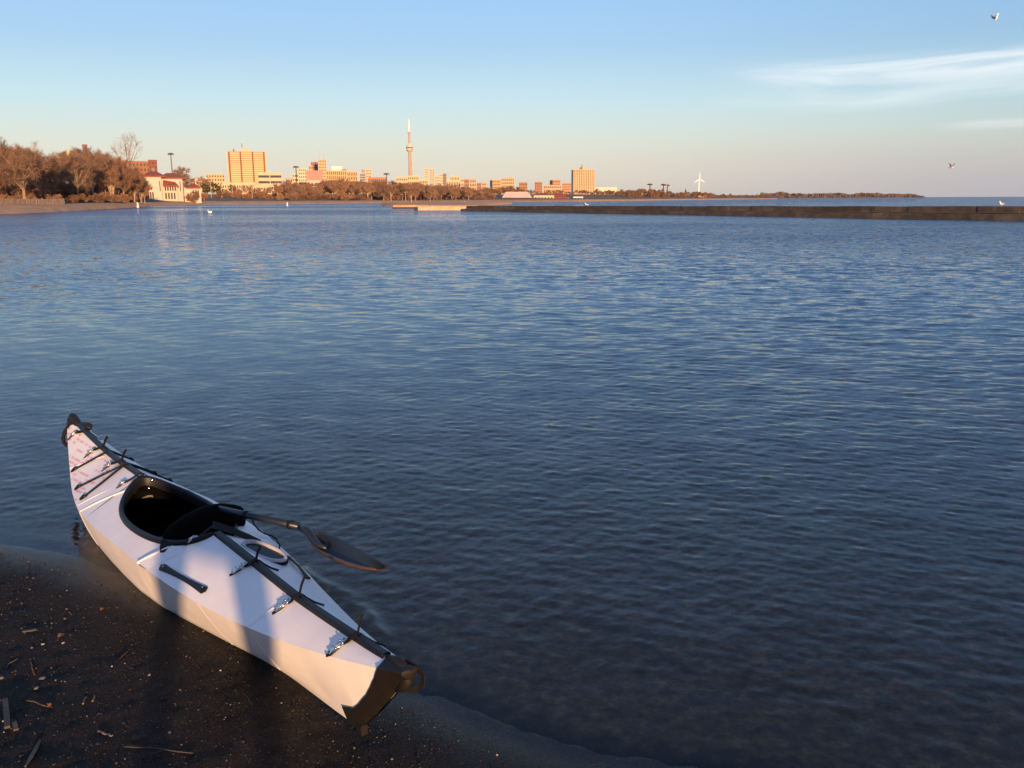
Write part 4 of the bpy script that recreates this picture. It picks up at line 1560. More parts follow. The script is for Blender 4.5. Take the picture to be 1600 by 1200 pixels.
mb = MB()
vs = [0, .1, .2, .3, .4, .5, .6, .7, .8, .9, 1.0]
for sg in (1, -1):
    mb.grid([[side_pt(s, v, sg) for v in vs] for s in ss])
for s0_, tilt_ in ((0.768, -.02), (2.565, .03), (1.10, .0)):
    h_ = .0034 if s0_ != 1.10 else .0016
    mb.grid([[side_pt(s0_ + ds_ + tilt_ * v, v, 1, o_) for v in (0, .1, .25, .4, .55, .7)] for ds_, o_ in ((-.010, -.0005), (-.003, h_), (.003, h_), (.010, -.0005))])
mb.build('hull', PLAST, kay, True)

# cockpit outline (s, half width)
CK = [(1.446, 0.0), (1.47, .055), (1.50, .087), (1.55, .115), (1.61, .142), (1.73, .170), (1.84, .184), (1.95, .190), (2.05, .189), (2.166, .176), (2.25, .153), (2.32, .118), (2.37, .083), (2.405, .045), (2.425, 0.0)]
ck_w = lambda s: ip(s, [c[0] for c in CK], [c[1] for c in CK]) if 1.446 < s < 2.425 else 0.0

for sg in (1, -1):
    for nm, sa, sb in (('aft_deck', 0.0, 1.446), ('cockpit_side_deck', 1.446, 2.425), ('fore_deck', 2.425, KL)):
        mb = MB()
        st_ = sorted(set([sa, sb] + [s for s in ss if sa < s < sb] + [c[0] for c in CK if sa < c[0] < sb]))
        rows = []
        for s in st_:
            w0 = max(0.0004, ck_w(s))
            rows.append([dk(s, sg * (w0 + (kw(s) - w0) * t), 0.004 * math.sin(math.pi * t) if nm != 'cockpit_side_deck' else 0.0) for t in (0, .17, .33, .5, .67, .83, 1)])
        mb.grid(rows)
        if sg == 1:
            # raised fold creases across the left panels
            def rib(pts, wid, hgt):
                pts = [Vector(p) for p in pts]
                rr_ = []
                for i, p in enumerate(pts):
                    t = (pts[min(i + 1, len(pts) - 1)] - pts[max(i - 1, 0)]).normalized()
                    nn = deck_n(p.x, 1)
                    a = t.cross(nn).normalized()
                    rr_.append([p + a * wid / 2 - nn * 0.001, p + a * wid * 0.22 + nn * hgt, p - a * wid * 0.22 + nn * hgt, p - a * wid / 2 - nn * 0.001])
                mb.grid(rr_)
            def line(p, q, k=10, z=0.004):
                return [dk(p[0] + (q[0] - p[0]) * i / k, p[1] + (q[1] - p[1]) * i / k, z * math.sin(math.pi * min(1, max(0, i / k)))) for i in range(k + 1)]
            if nm == 'aft_deck':
                rib(line((0.744, 0.012), (0.768, 0.158)), 0.012, 0.003)
            if nm == 'cockpit_side_deck':
                rib(line((1.575, .150), (1.626, .268)), 0.022, 0.008)
                rib(line((2.384, .082), (2.556, .262), 12), 0.016, 0.004)
            if nm == 'fore_deck':
                rib(line((2.99, .020), (3.20, .150)), 0.014, 0.003)
                rib(line((2.52, .10), (2.66, .25)), 0.010, 0.002)
        mb.build(nm, PRINTED if (nm == 'fore_deck' and sg == 1) else PLAST, kay, True)

# overlapping bulkhead sleeve where the two hull halves meet
for sg in (1, -1):
    mb = MB()
    rows = []
    for u in np.linspace(0, 1, 9):
        prow = []
        for v in np.linspace(0, 0.72, 12):
            s = 1.632 - 0.012 * u * 0 - 0.105 * u + 0.03 * math.sin(math.pi * v / 0.72)
            lift = 0.006 * (1 - u) ** 0.5 if u > 0.02 else 0.0065
            if u > 0.98:
                lift = 0.0005
            prow.append(side_pt(s, v, sg, lift))
        rows.append(prow)
    mb.grid(rows)
    rows = []
    for u in np.linspace(0, 1, 9):
        prow = []
        for t in np.linspace(0, 1, 8):
            sa = 1.632 - (1.632 - 1.575) * t
            sb = 1.527 - (1.527 - 1.475) * t
            s = sa + (sb - sa) * u
            w = kw(s) + (max(ck_w(s) + 0.02, 0.12) - kw(s)) * t
            prow.append(dk(s, sg * w, 0.0065 * (1 - u) + 0.0008))
        rows.append(prow)
    mb.grid(rows)
    mb.build('seam_sleeve', PLAST, kay, True)

# ridge channel along the closed deck seam
for s0, s1 in ((0.125, 1.44), (2.43, 3.60)):
    mb = MB()
    rows = []
    for s in np.linspace(s0, s1, 40):
        z = kzr(s)
        rows.append([(s, .015, z - .006), (s, .014, z + .007), (s, .009, z + .012), (s, -.009, z + .012), (s, -.014, z + .007), (s, -.015, z - .006)])
    mb.grid(rows)
    rid = mb.build('ridge_channel', BLK, kay, False)
    mb = MB()
    mb.tube([dk(s, -0.024, 0.004) for s in np.linspace(s0 + 0.05, s1 - 0.05, 30)], 0.0035, 5)
    mb.build('seam_cord', WEB, rid, True)

# end caps
CAPF = sorted(set([round(float(q), 4) for q in np.linspace(0, 1, 41)] + [.4375, .775]))
mb = MB()
capb = [(0, .118), (.25, .105), (.4375, .135), (.55, .168), (.625, .203), (.70, .262), (.74, .318), (.775, .385), (.88, .38), (1.0, .37)]   # perimeter fraction -> s where white begins


def cap_pt(s, f, sg, off):
    if f <= .25:
        t = f / .25
        p = dk(s, sg * kw(s) * t, off)
        p.y += sg * off * t
        return p
    v = (f - .25) / .75
    return side_pt(s, v, sg, off)


for sg in (1, -1):
    rows = []
    for i in range(15):
        u = i / 14
        prow = []
        for f in CAPF:
            sb = ip(f, [c[0] for c in capb], [c[1] for c in capb])
            s = -0.004 + (sb + 0.004) * u
            prow.append(cap_pt(max(0.0, s), f, sg, 0.0065 if u < 0.97 else 0.0055) + Vector((min(0, s), 0, 0)))
        rows.append(prow)
    mb.grid(rows)
e0 = [cap_pt(0.0, f, 1, 0.0065) + Vector((-0.004, 0, 0)) for f in np.linspace(0, 1, 22)]
e1 = [cap_pt(0.0, f, -1, 0.0065) + Vector((-0.004, 0, 0)) for f in np.linspace(0, 1, 22)]
em = [(a + b) / 2 + Vector((-0.010, 0, 0)) for a, b in zip(e0, e1)]
mb.grid([e0, em, e1])
sc_ = mb.build('stern_cap', RUB, kay, True)
mb = MB()
mb.tube([(0.12, 0.0, 0.385), (0.065, 0.0, 0.395), (0.025, 0.0, 0.388), (0.012, 0, 0.362), (0.035, 0, 0.330), (0.08, 0, 0.30)], [0.008, .015, .019, .020, .018, .010], 12)
mb.build('cap_boss', RUB, sc_, True)
mb = MB()
mb.box(0.275, 0.305, -0.010, 0.013, 0.052, 0.085)
mb.build('keel_tab', RUB, sc_)
mb = MB()
lp = [(0.05, -.018, .396), (0.0, -.024, .394), (-0.030, -.026, .380), (-0.034, -.020, .356), (-0.014, -.008, .338), (0.02, 0.004, .330)]
mb.ribbon(lp, (0, 1, 0.15), 0.018, 0.004)
mb.build('grab_loop', WEB, kay)

mb = MB()
for sg in (1, -1):
    rows = []
    for i in range(12):
        u = i / 11
        prow = []
        for f in np.linspace(0, 1, 18):
            sb = ip(f, [0, .12, .25, .6, 1.0], [3.62, 3.66, 3.69, 3.67, 3.56])
            s = KL + (sb - KL) * u
            prow.append(cap_pt(min(KL, s), f, sg, 0.006))
        rows.append(prow)
    mb.grid(rows)
bc_ = mb.build('bow_cap', RUB, kay, True)
mb = MB()
mb.tube([(3.60, 0, .398), (3.65, 0, .404), (3.70, 0, .410), (3.735, 0, .420), (3.75, 0, .428)], [.018, .024, .027, .026, .018], 10)
mb.build('nose_tip', RUB, bc_, True)
mb = MB()
mb.tube([(3.58, -.028, .402), (3.50, -.030, .404), (3.46, -.022, .402)], [.016, .022, .014], 8)
mb.build('nose_toggle', RUB, bc_, True)
mb = MB()
lp = [(3.68, .035, .385), (3.69, .060, .35), (3.685, .075, .315), (3.665, .078, .29), (3.645, .068, .275), (3.63, .06, .285)]
mb.tube(lp, 0.011, 8)
mb.build('grab_loop', WEB, kay, True)

# coaming lip around the cockpit: sweep of a rounded flange
ring = [(s, w) for s, w in CK] + [(s, -w) for s, w in CK[-2:0:-1]]
# resample smoothly
ringp = np.array(ring + [ring[0]])
segl = np.r_[0, np.cumsum(np.hypot(*np.diff(ringp, axis=0).T))]
N_ = 120
tq = np.linspace(0, segl[-1], N_, endpoint=False)
rp_ = np.stack([np.interp(tq, segl, ringp[:, 0]), np.interp(tq, segl, ringp[:, 1])], 1)
for _ in range(6):
    rp_ = 0.5 * rp_ + 0.25 * (np.roll(rp_, 1, 0) + np.roll(rp_, -1, 0))
tang = np.roll(rp_, -1, 0) - np.roll(rp_, 1, 0)
tang /= np.linalg.norm(tang, axis=1)[:, None]
outw = np.stack([tang[:, 1], -tang[:, 0]], 1)
cen = rp_.mean(0)
outw *= np.sign(((rp_ - cen) * outw).sum(1))[:, None]
ringz = np.array([deck_z(s, w) for s, w in rp_])
for _ in range(8):
    ringz = 0.5 * ringz + 0.25 * (np.roll(ringz, 1) + np.roll(ringz, -1))
prof = [(0.010, -0.012), (0.011, 0.003), (0.009, 0.011), (0.004, 0.016), (-0.003, 0.017), (-0.009, 0.014), (-0.012, 0.007), (-0.012, -0.03)]
mb = MB()
rows = [[(rp_[i, 0] + outw[i, 0] * a, rp_[i, 1] + outw[i, 1] * a, ringz[i] + b) for a, b in prof] for i in range(N_)]
mb.grid(rows + [rows[0]])
mb.build('coaming', BLK, kay, True)
# tub below it
mb = MB()
rows = []
for z_, grow, fwd in [(None, -0.0115, 0.0), (.22, 0.012, 0.05), (.12, 0.010, 0.10), (.06, -0.02, 0.12)]:
    row = []
    for i in range(N_):
        s, w = rp_[i] + outw[i] * grow
        s += fwd * max(0, (s - 1.95) / 0.475)
        row.append((s, w, ringz[i] - 0.025 if z_ is None else z_))
    rows.append(row + [row[0]])
mb.grid(rows)
b = len(mb.v)
fl = rows[-1][:-1]
mb.v += [tuple(p) for p in fl]
mb.f.append(tuple(range(b, b + len(fl)))); mb.m.append(0)
tub = mb.build('cockpit_liner', LINER, kay, True)
KINV = (Matrix.Translation(Vector(kay.location)) @ Matrix.Rotation(kay.rotation_euler.z, 4, 'Z')).inverted()


def front_wall(px, py):
    """point on the raked front wall of the tub seen at (px,py)"""
    c = KINV @ Vector((0, 0, CAMH))
    d = (KINV @ (Vector((0, 0, CAMH)) + ray(px, py))) - c
    z = .3
    for _ in range(30):
        sw_ = 2.405 + max(0, .345 - z) / .125 * .055
        q = c + d * ((sw_ - c.x) / d.x)
        z = .5 * z + .5 * q.z
    return q - UX * .010


fo = [front_wall(x, y) for x, y in [(221, 777.5), (231, 773), (254, 773), (279, 781.5), (262, 780), (235, 775.5)]]
mb = MB()  # grey slab stands for the reflection on the tub floor
mb.add(fo + [q + UX * .008 for q in fo], [tuple(range(6)), tuple(range(11, 5, -1))] + [(i, 6 + i, 6 + (i + 1) % 6, (i + 1) % 6) for i in range(6)])
mb.build('floor_glint', mottled('grey_floor_glint', (0.13, 0.13, 0.14), 0.4, 0.1, 5), kay)
RIV = lathe([(0.0075, -0.004), (0.0075, 0.002), (0.005, 0.005), (0.0002, 0.0062)], 10)
for q in ((236, 749), (249, 749), (231, 761.5), (250.5, 761.5)):
    o = RIV.build('rivet', STEEL, kay, True)
    o.location = front_wall(*q) - UX * .006
    o.rotation_euler = (0, -math.pi / 2, 0)


def blob(name, mat, rows, parent, closed=True):
    mb = MB()
    mb.grid(rows, closed)
    b = len(mb.v)
    n_ = len(rows[0])
    mb.f.append(tuple(range(n_))[::-1]); mb.m.append(0)
    mb.f.append(tuple(range(b - n_, b))); mb.m.append(0)
    o = mb.build(name, mat, parent, True)
    sm = o.modifiers.new('sub', 'SUBSURF')
    sm.levels = sm.render_levels = 2
    return o


def rrect(c, u, v, a, b_):
    """rounded rectangle of half sizes a,b in plane u,v"""
    k = 0.75
    return [c + u * (sx * a * fx) + v * (sy * b_ * fy) for sx, sy, fx, fy in
            [(1, -1, 1, k * .6), (1, 1, 1, k * .6), (1, 1, k, 1), (-1, 1, k, 1), (-1, 1, 1, k * .6), (-1, -1, 1, k * .6), (-1, -1, k, 1), (1, -1, k, 1)]]


# seat cushion and the padded backrest folded over the rear of the cockpit
SEATF = mottled('brown_black_seat_foam', (0.022, 0.013, 0.009), 0.8, 0.5, 14, 0.6, 0.02, spec=0.2)
blob('seat', SEATF, [rrect(Vector((s, 0, z)), UY, UZ, a, h) for s, z, a, h in [(1.52, .20, .10, .03), (1.58, .23, .125, .05), (1.70, .225, .145, .05), (1.82, .205, .155, .05), (1.95, .18, .155, .05), (2.08, .14, .14, .03)]], kay)
mb = MB()
rows = []
for s_i in np.linspace(1.50, 2.10, 22):
    row = []
    for t_i in np.linspace(-1, 1, 15):
        hw_ = max(.05, ck_w(min(2.2, max(1.52, s_i))) - .016)
        z_i = .205 + .085 * math.exp(-((s_i - 1.56) / .20) ** 2) - .10 * max(0, s_i - 1.86) / .24 + .02 * t_i * t_i + .007 * math.sin(30 * s_i + 5 * t_i) + .005 * math.sin(47 * s_i - 7 * t_i + 1)
        row.append((s_i, hw_ * t_i, z_i))
    rows.append(row)
mb.grid(rows)
mb.build('seat_fabric', mottled('black_brown_fabric', (0.016, 0.0105, 0.008), 0.85, 0.4, 9, 0.5, 0.01, spec=0.15), kay, True)
path = [((1.69, .150, .285), .030, .045), ((1.655, .10, .325), .040, .062), ((1.63, .03, .352), .044, .066), ((1.635, -.05, .365), .044, .066), ((1.66, -.12, .352), .042, .062), ((1.70, -.18, .328), .038, .056), ((1.715, -.215, .312), .034, .050)]
rows = []
for i, (c, a, h) in enumerate(path):
    c = Vector(c)
    t = (Vector(path[min(i + 1, len(path) - 1)][0]) - Vector(path[max(i - 1, 0)][0])).normalized()
    u = t.cross(UZ).normalized()
    rows.append(rrect(c, u, UZ, a, h))
bk = blob('backrest', FABRIC, rows, kay)
mb = MB()
mb.ribbon([dk(1.60, .135, .012), dk(1.585, .165, .008), dk(1.57, .185, .006)], UZ, [.10, .06, .02], .004)
mb.build('backrest_strap', WEB, kay)
mb = MB()
mb.ribbon([dk(1.49, .0, .024), dk(1.46, -.07, .020), dk(1.435, -.125, .012), dk(1.405, -.165, .008)], UZ, [.085, .075, .05, .022], .004)
mb.build('backrest_strap', WEB, kay)


# strap sets: webbing over the ridge, steel buckle, tail and loose end
def strap(s0, wt, wb, flip=1.0, loose=True, tall=0.05, ds=0.0):
    root = None
    n = deck_n(s0, 1)
    mb = MB()
    pts = [dk(s0 + ds + .012, wb - .008, .007), dk(s0 + ds * .5 + .006, wb * .55, .009), dk(s0, .016, .017), dk(s0, 0.0, .0165), dk(s0 - .003, -.016, .016), dk(s0 - .02, -.035, .004)]
    mb.ribbon(pts, [n, n, n, UZ, deck_n(s0, -1), deck_n(s0, -1)], .020, .0025)
    root = mb.build('strap', WEB, kay)
    mb = MB()
    mb.ribbon([dk(s0 + ds + .026, wt, .004), dk(s0 + ds + .020, wt - .012, .005), dk(s0 + ds + .016, wb + .008, .006)], n, [.013, .013, .016], .003)
    mb.build('tail', WEB, root)
    mb = MB()
    c0, c1 = dk(s0 + ds + .020, wt - .010, .008), dk(s0 + ds + .010, wb - .016, .010)
    m_ = (c0 + c1) / 2
    mb.ribbon([c0, c0.lerp(m_, .5) + n * .006, m_ + n * .009, m_.lerp(c1, .5) + n * .006, c1], n, [.008, .013, .015, .012, .008], .004)
    mb.build('buckle', STEEL, root, False)
    mb = MB()
    for sd in (-1, 1):
        mb.tube([c0 + UX * sd * .0075 + n * .003, c1 + UX * sd * .0075 + n * .004], .0025, 6)
        for t in (.35, .75):
            q = c0.lerp(c1, t) + UX * sd * .008 + n * .006
            mb.tube([q - n * .004, q + n * .005], .0035, 8)
    mb.build('buckle_pin', STEEL, root, True)
    if loose:
        mb = MB()
        p = dk(s0, -.004, .018)
        mb.ribbon([p, p + Vector((.010, -.012, .022)), p + Vector((.022, -.030, tall))], Vector((.8, .6, .2)), .019, .0025)
        mb.build('loose_end', WEB, root)
    mb = MB()
    mb.ribbon([dk(s0 - .012, -.018, .012), dk(s0 - .035, -.04, .006), dk(s0 - .055, -.066, .006)], deck_n(s0, -1), [.010, .008, .014], .005)
    mb.build('tie_end', WEB, root)
    return root


strap(0.300, .090, .042, tall=.042, ds=.010)
strap(0.703, .088, .042, tall=.042, ds=.000)
strap(1.066, .087, .040, tall=.036, ds=.012)
strap(2.76, .082, .040, tall=.042, ds=.055)
strap(3.10, .086, .042, tall=.040, ds=.045)
strap(3.45, .080, .042, loose=False, ds=.070)
strap(1.490, .110, .075, loose=False)
strap(2.43, .105, .074, loose=False, ds=.035)

# bungee deck lines on the fore deck, both sides
for (a, b_) in [((3.13, .147), (2.985, .010)), ((2.878, .192), (2.655, .0)), ((2.69, .213), (2.66, .0))]:
    for sg in (1, -1):
        mb = MB()
        pts = [dk(a[0] + (b_[0] - a[0]) * t, sg * (a[1] + (b_[1] - a[1]) * t), .006 + .010 * t) for t in np.linspace(0, 1, 8)]
        mb.tube(pts, .0055, 6)
        bg_ = mb.build('bungee_cord', WEB, kay, True)
        mb = MB()
        mb.tube([dk(a[0] + .012, sg * (a[1] + .014), .003), dk(a[0], sg * a[1], .009), dk(a[0] - .012, sg * (a[1] - .014), .006)], [.007, .011, .007], 8)
        mb.build('cord_anchor', BLK, bg_, True)


# moulded side grips: dog-bone pad on the left, arched on the right
def dogbone(p, q, lift, mat, name, wend=.032, wmid=.016):
    p, q = Vector((p[0], p[1], 0)), Vector((q[0], q[1], 0))
    t = (q - p).normalized()
    a = Vector((-t.y, t.x, 0))
    L_ = (q - p).length
    mb = MB()
    rows = []
    for i in range(33):
        u = i / 32
        x = u * L_
        ww = wmid / 2 + (wend - wmid) / 2 * (abs(2 * u - 1) ** 2.0)
        ed = min(x, L_ - x)
        rr_ = wend / 2
        if ed < rr_:
            ww = min(ww, math.sqrt(max(0, rr_ ** 2 - (rr_ - ed) ** 2)) + .0005)
        c = p + t * x
        l_ = .004 + lift * math.sin(math.pi * u)
        row = []
        for f, dz in ((1, 0), (.85, .005), (.4, .008), (-.4, .008), (-.85, .005), (-1, 0)):
            d = c + a * ww * f
            v = dk(d.x, d.y, l_ + dz)
            row.append(v)
        rows.append(row)
    mb.grid(rows)
    return mb.build(name, mat, kay, True)


g = dogbone((1.458 + .02, .222), (1.135 - .02, .175), 0.0, BLK, 'side_grip')
for q in ((1.45, .221), (1.143, .177)):
    mb = MB()
    p = dk(q[0], q[1], .011)
    mb.tube([p, p + UZ * .004], [.005, .003], 8)
    mb.build('grip_screw', STEEL, g, True)
mb = MB()
arc = [dk(1.275 - .02, -.212, .006), dk(1.20, -.203, .012), dk(1.10, -.188, .016), dk(1.01, -.173, .010), dk(.985, -.169, .006)]
mb.ribbon(arc, deck_n(1.1, -1), [.026, .012, .010, .014, .024], .006)
mb.build('side_grip', BLK, kay)
# oval deck port with a pale raised rim and black opening, its plane level
e0_, e1_ = at(383, 847, .352), at(444, 876, .325)
mnt = kay.matrix_basis.inverted() if False else (Matrix.Translation(Vector(kay.location)) @ Matrix.Rotation(kay.rotation_euler.z, 4, 'Z')).inverted()
oc_ = mnt @ ((e0_ + e1_) / 2)
ou = (mnt @ e1_ - mnt @ e0_)
ol = ou.length / 2
ou.normalize()
ov_ = Vector((-ou.y, ou.x, 0.0)).normalized()
ring_ = [oc_ + ou * (ol * math.cos(t)) + ov_ * (.046 * math.sin(t)) for t in np.linspace(0, 2 * math.pi, 40, endpoint=False)]
mb = MB()
rows = []
for k, q in enumerate(ring_):
    o2 = (q - oc_).normalized()
    base_z = deck_z(min(KL, max(0, q.x)), q.y)
    rows.append([q + o2 * .004 + UZ * (base_z - .01 - q.z), q + o2 * .007, q + o2 * .004 + UZ * .007, q - o2 * .006 + UZ * .008, q - o2 * .012 + UZ * .002, q - o2 * .012 - UZ * .02])
mb.grid(rows + [rows[0]])
port = mb.build('deck_port', mottled('grey_port_rim', (0.40, 0.40, 0.41), 0.35, 0.15, 10), kay, True)
mb = MB()
rows = [[q + (q - oc_).normalized() * a + UZ * b for a, b in ((.006, -.016), (.0105, -.013), (.0105, -.004), (.0068, -.001))] for q in ring_]
mb.grid(rows + [rows[0]])
mb.build('port_gasket', BLK, port, True)
mb = MB()
mb.add([q - (q - oc_).normalized() * .0115 - UZ * .004 for q in ring_], [tuple(range(40))])
mb.build('port_opening', LINER, port)

# ------------------------------------------------------------------ paddle lying across the cockpit
M = Mat('dark_carbon')
M.p.inputs['Base Color'].default_value = (0.010, 0.015, 0.026, 1)
M.p.inputs['Roughness'].default_value = 0.38
M.p.inputs['Specular IOR Level'].default_value = 0.35
M.p.inputs['Coat Weight'].default_value = 0.0
M.p.inputs['Coat Roughness'].default_value = 0.15
n = M.noise(30, 3, 0.5)
M.bump(n.outputs['Fac'], 0.1, 0.002)
CARB = M.m
z0 = 0.405
pA, pB = at(330, 793, z0), at(474, 824, 0.385)
pd = empty('paddle', pB, 0, 'black half paddle with a curved spoon blade lying over the kayak rim above the water', 'paddle')
o_ = pB
mb = MB()
mb.tube([pA - o_, (pA + pB) / 2 - o_, pB - o_], .0155, 14)
mb.build('shaft', CARB, pd, True)
neck = [(470, 823.5, .3855), (479, 829, .384), (485, 835, .375), (490, 843, .362), (497, 851, .352), (510, 857, .346)]
mb = MB()
mb.tube([at(*q) - o_ for q in neck], [.0168, .0168, .016, .0155, .013, .006], 12)
mb.build('neck', CARB, pd, True)
mb = MB()
for q in (385, 455):
    p = pA.lerp(pB, (q - 330) / 144)
    d_ = (pB - pA).normalized()
    mb.tube([p - d_ * .008 - o_, p + d_ * .008 - o_], .019, 12)
mb.build('ferrule', BLK, pd, True)
# blade: outline lifted off its own plane, hollowed like a spoon
upE = [(487, 834), (494, 831), (505, 832), (520, 836), (540, 845), (560, 856), (580, 868), (595, 878), (604, 885)]
loE = [(482, 838), (486, 846), (494, 855), (508, 864), (525, 872), (545, 880), (565, 885), (585, 888), (603.5, 887)]
rows_t, rows_b = [], []
for i in range(9):
    U_, L_ = at(*upE[i], .372), at(*loE[i], .335)
    row = []
    for j in range(9):
        t = j / 8
        p = U_.lerp(L_, t)
        dish = 0.030 * math.sin(math.pi * t) ** 1.2 * math.sin(math.pi * min(1, .12 + i / 9))
        row.append(p - Vector((0, 0, dish)) - o_)
    rows_t.append(row)
    rows_b.append([p - Vector((0, 0, .007)) for p in row])
mb = MB()
mb.grid(rows_t)
nb_ = len(mb.v)
mb.grid(rows_b)
n9 = 9
def edge_idx():
    out = [(0, j) for j in range(9)] + [(i, 8) for i in range(1, 9)] + [(8, j) for j in range(7, -1, -1)] + [(i, 0) for i in range(7, 0, -1)]
    return [i * n9 + j for i, j in out]
E_ = edge_idx()
for k in range(len(E_)):
    a, b_ = E_[k], E_[(k + 1) % len(E_)]
    mb.f.append((a, b_, nb_ + b_, nb_ + a)); mb.m.append(0)
glint_strip = MB()  # brown strip paints the warm reflection along the sunlit blade edge
glint_strip.tube([rows_t[i][8] - Vector((0, 0, .004)) for i in range(9)], [.004, .006, .007, .008, .008, .008, .007, .006, .004], 8)
bl = mb.build('blade', CARB, pd, True)
glint_strip.build('edge_glint', mottled('brown_edge_glint', (0.055, 0.030, 0.017), 0.35, 0.2, 10), bl, True)
sm = bl.modifiers.new('sub', 'SUBSURF'); sm.levels = sm.render_levels = 2
mb = MB()
cord = [(394, 808, .37), (396, 818, .33), (404, 828, .30), (414, 834, .275), (424, 837, .268), (432, 843, .266), (437, 851, .275), (436, 862, .285)]
mb.tube([at(*q) - o_ for q in cord], .0035, 6)
mb.build('leash', WEB, pd, True)

# ------------------------------------------------------------------ birds and buoys
FEATH = mottled('white_feathers', (0.78, 0.76, 0.72), 0.8, 0.06, 8)
GWING = mottled('grey_feathers', (0.33, 0.34, 0.36), 0.8, 0.1, 8)
ORANGE = mottled('orange_bill', (0.55, 0.22, 0.04), 0.5, 0.1, 8)


def gull(p, rz, label, group=None):
    g = empty('gull', p, rz, label, 'gull', group)
    mb = MB()
    mb.tube([(-.24, 0, .13), (-.14, 0, .155), (0, 0, .165), (.10, 0, .20), (.15, 0, .27), (.175, 0, .325), (.20, 0, .345), (.235, 0, .335)], [.012, .05, .075, .065, .045, .038, .036, .012], 12)
    mb.build('body', FEATH, g, True)
    for sg in (1, -1):
        mb = MB()
        mb.ribbon([(.09, sg * .07, .19), (-.05, sg * .083, .18), (-.20, sg * .05, .155), (-.30, sg * .02, .14)], (0, sg, .35), [.05, .10, .07, .01], .02)
        mb.build('wing', GWING, g)
        mb = MB()
        mb.tube([(0.01, sg * .03, .11), (0.012, sg * .03, .0)], .007, 6)
        mb.tube([(0.0, sg * .03, .006), (0.06, sg * .03, .004)], .008, 6)
        mb.build('leg', ORANGE, g)
    mb = MB()
    mb.tube([(.23, 0, .336), (.285, 0, .322)], [.012, .003], 6)
    mb.build('bill', ORANGE, g)
    return g


def flying_gull(p, rz, pitch, label, span=1.0, flap=0.5):
    g = empty('flying_gull', p, rz, label, 'gull')
    g.rotation_euler = (0, pitch, rz)
    mb = MB()
    mb.tube([(-.24, 0, 0), (-.12, 0, .01), (.02, 0, .015), (.12, 0, .02), (.19, 0, .03), (.24, 0, .02)], [.02, .055, .075, .055, .042, .010], 12)
    mb.build('body', FEATH, g, True)
    for sg in (1, -1):
        mb = MB()
        mb.ribbon([(.04, sg * .05, .03), (.08, sg * .28 * span, .05 + .28 * flap), (.0, sg * .46 * span, .05 + .36 * flap), (-.12, sg * .66 * span, .03 + .30 * flap)], (0, -.4 * sg * flap, 1), [.17, .15, .11, .02], .016)
        mb.build('wing', GWING, g)
    mb = MB()
    mb.ribbon([(-.20, 0, .0), (-.34, 0, -.005)], UZ, [.07, .13], .012)
    mb.build('tail', FEATH, g)
    mb = MB()
    mb.tube([(.235, 0, .02), (.285, 0, .012)], [.011, .003], 6)
    mb.build('bill', ORANGE, g)
    return g


def on_bw(px, top=1.04):
    # point on the breakwater crest seen at column px
    for t in np.linspace(0, 1.3, 2600):
        q = A + (B - A) * t
        if abs(q.x / q.y - ray(px, 322).x / ray(px, 322).y) < 0.0006:
            return Vector((q.x - nv.x * .35, q.y - nv.y * .35, top))
    return A.copy()


gull(on_bw(1561, 1.01), math.radians(200), 'white gull standing on the breakwater at the right')
gull(on_bw(914, 0.80), math.radians(170), 'white gull standing on the breakwater below the second apartment tower')
g_ = flying_gull(far(1557, 28, 60), math.radians(100), math.radians(62), 'white gull flying high in the top right corner of the sky', 0.28, 1.2).scale = (.75, .75, .75)
flying_gull(far(1486, 262, 90), math.radians(-60), 0, 'dark flying gull with spread wings low over the right horizon', 1.0, 0.9)

p = far(328, 331.5, 108)
p = at(328, 332.5, WL)
sw = empty('swan', p, math.radians(165), 'white swan swimming alone in front of the left beach', 'swan')
mb = MB()
mb.tube([(-.48, 0, .22), (-.36, 0, .17), (-.1, 0, .13), (.2, 0, .12), (.36, 0, .13), (.42, 0, .14)], [.02, .13, .21, .20, .12, .03], 14)
mb.tube([(.33, 0, .14), (.42, 0, .30), (.40, 0, .45), (.37, 0, .56), (.42, 0, .635), (.50, 0, .63)], [.075, .05, .042, .04, .052, .022], 10)
mb.build('body', FEATH, sw, True)
for sg in (1, -1):
    mb = MB()
    mb.ribbon([(.2, sg * .17, .22), (-.15, sg * .19, .26), (-.45, sg * .08, .30)], (0, sg, .5), [.12, .22, .03], .03)
    mb.build('wing', FEATH, sw)
mb = MB()
mb.tube([(.50, 0, .63), (.585, 0, .60)], [.02, .006], 6)
mb.build('bill', ORANGE, sw)


sw.scale = (.62, .62, .62)


def buoy(px, ybot, hpx, label, c=WHITEP):
    p = at(px, ybot, WL)
    s = hpx * p.y / F
    b_ = empty('buoy', p, 0, label, 'buoy', None)
    lathe([(.02, -.2 * s), (.24 * s, -.1 * s), (.26 * s, .12 * s), (.20 * s, .22 * s)], 14).build('float', c, b_, True)
    lathe([(.17 * s, .20 * s), (.15 * s, .75 * s), (.10 * s, .95 * s), (.02, 1.0 * s)], 14).build('marker', c, b_, True)


buoy(215.5, 324, 7.5, 'pale marker buoy glowing near the left shore below the pavilion')
buoy(449, 321, 5, 'small white buoy off the beach below the tree belt')
buoy(726, 318.3, 3.5, 'tiny white buoy beyond the pale pier head')
buoy(233, 320.8, 2.2, 'low white float at the sand edge in front of the pavilion')


# ------------------------------------------------------------------ people
SKIN = mottled('skin', (0.45, 0.27, 0.19), 0.6, 0.08, 8)


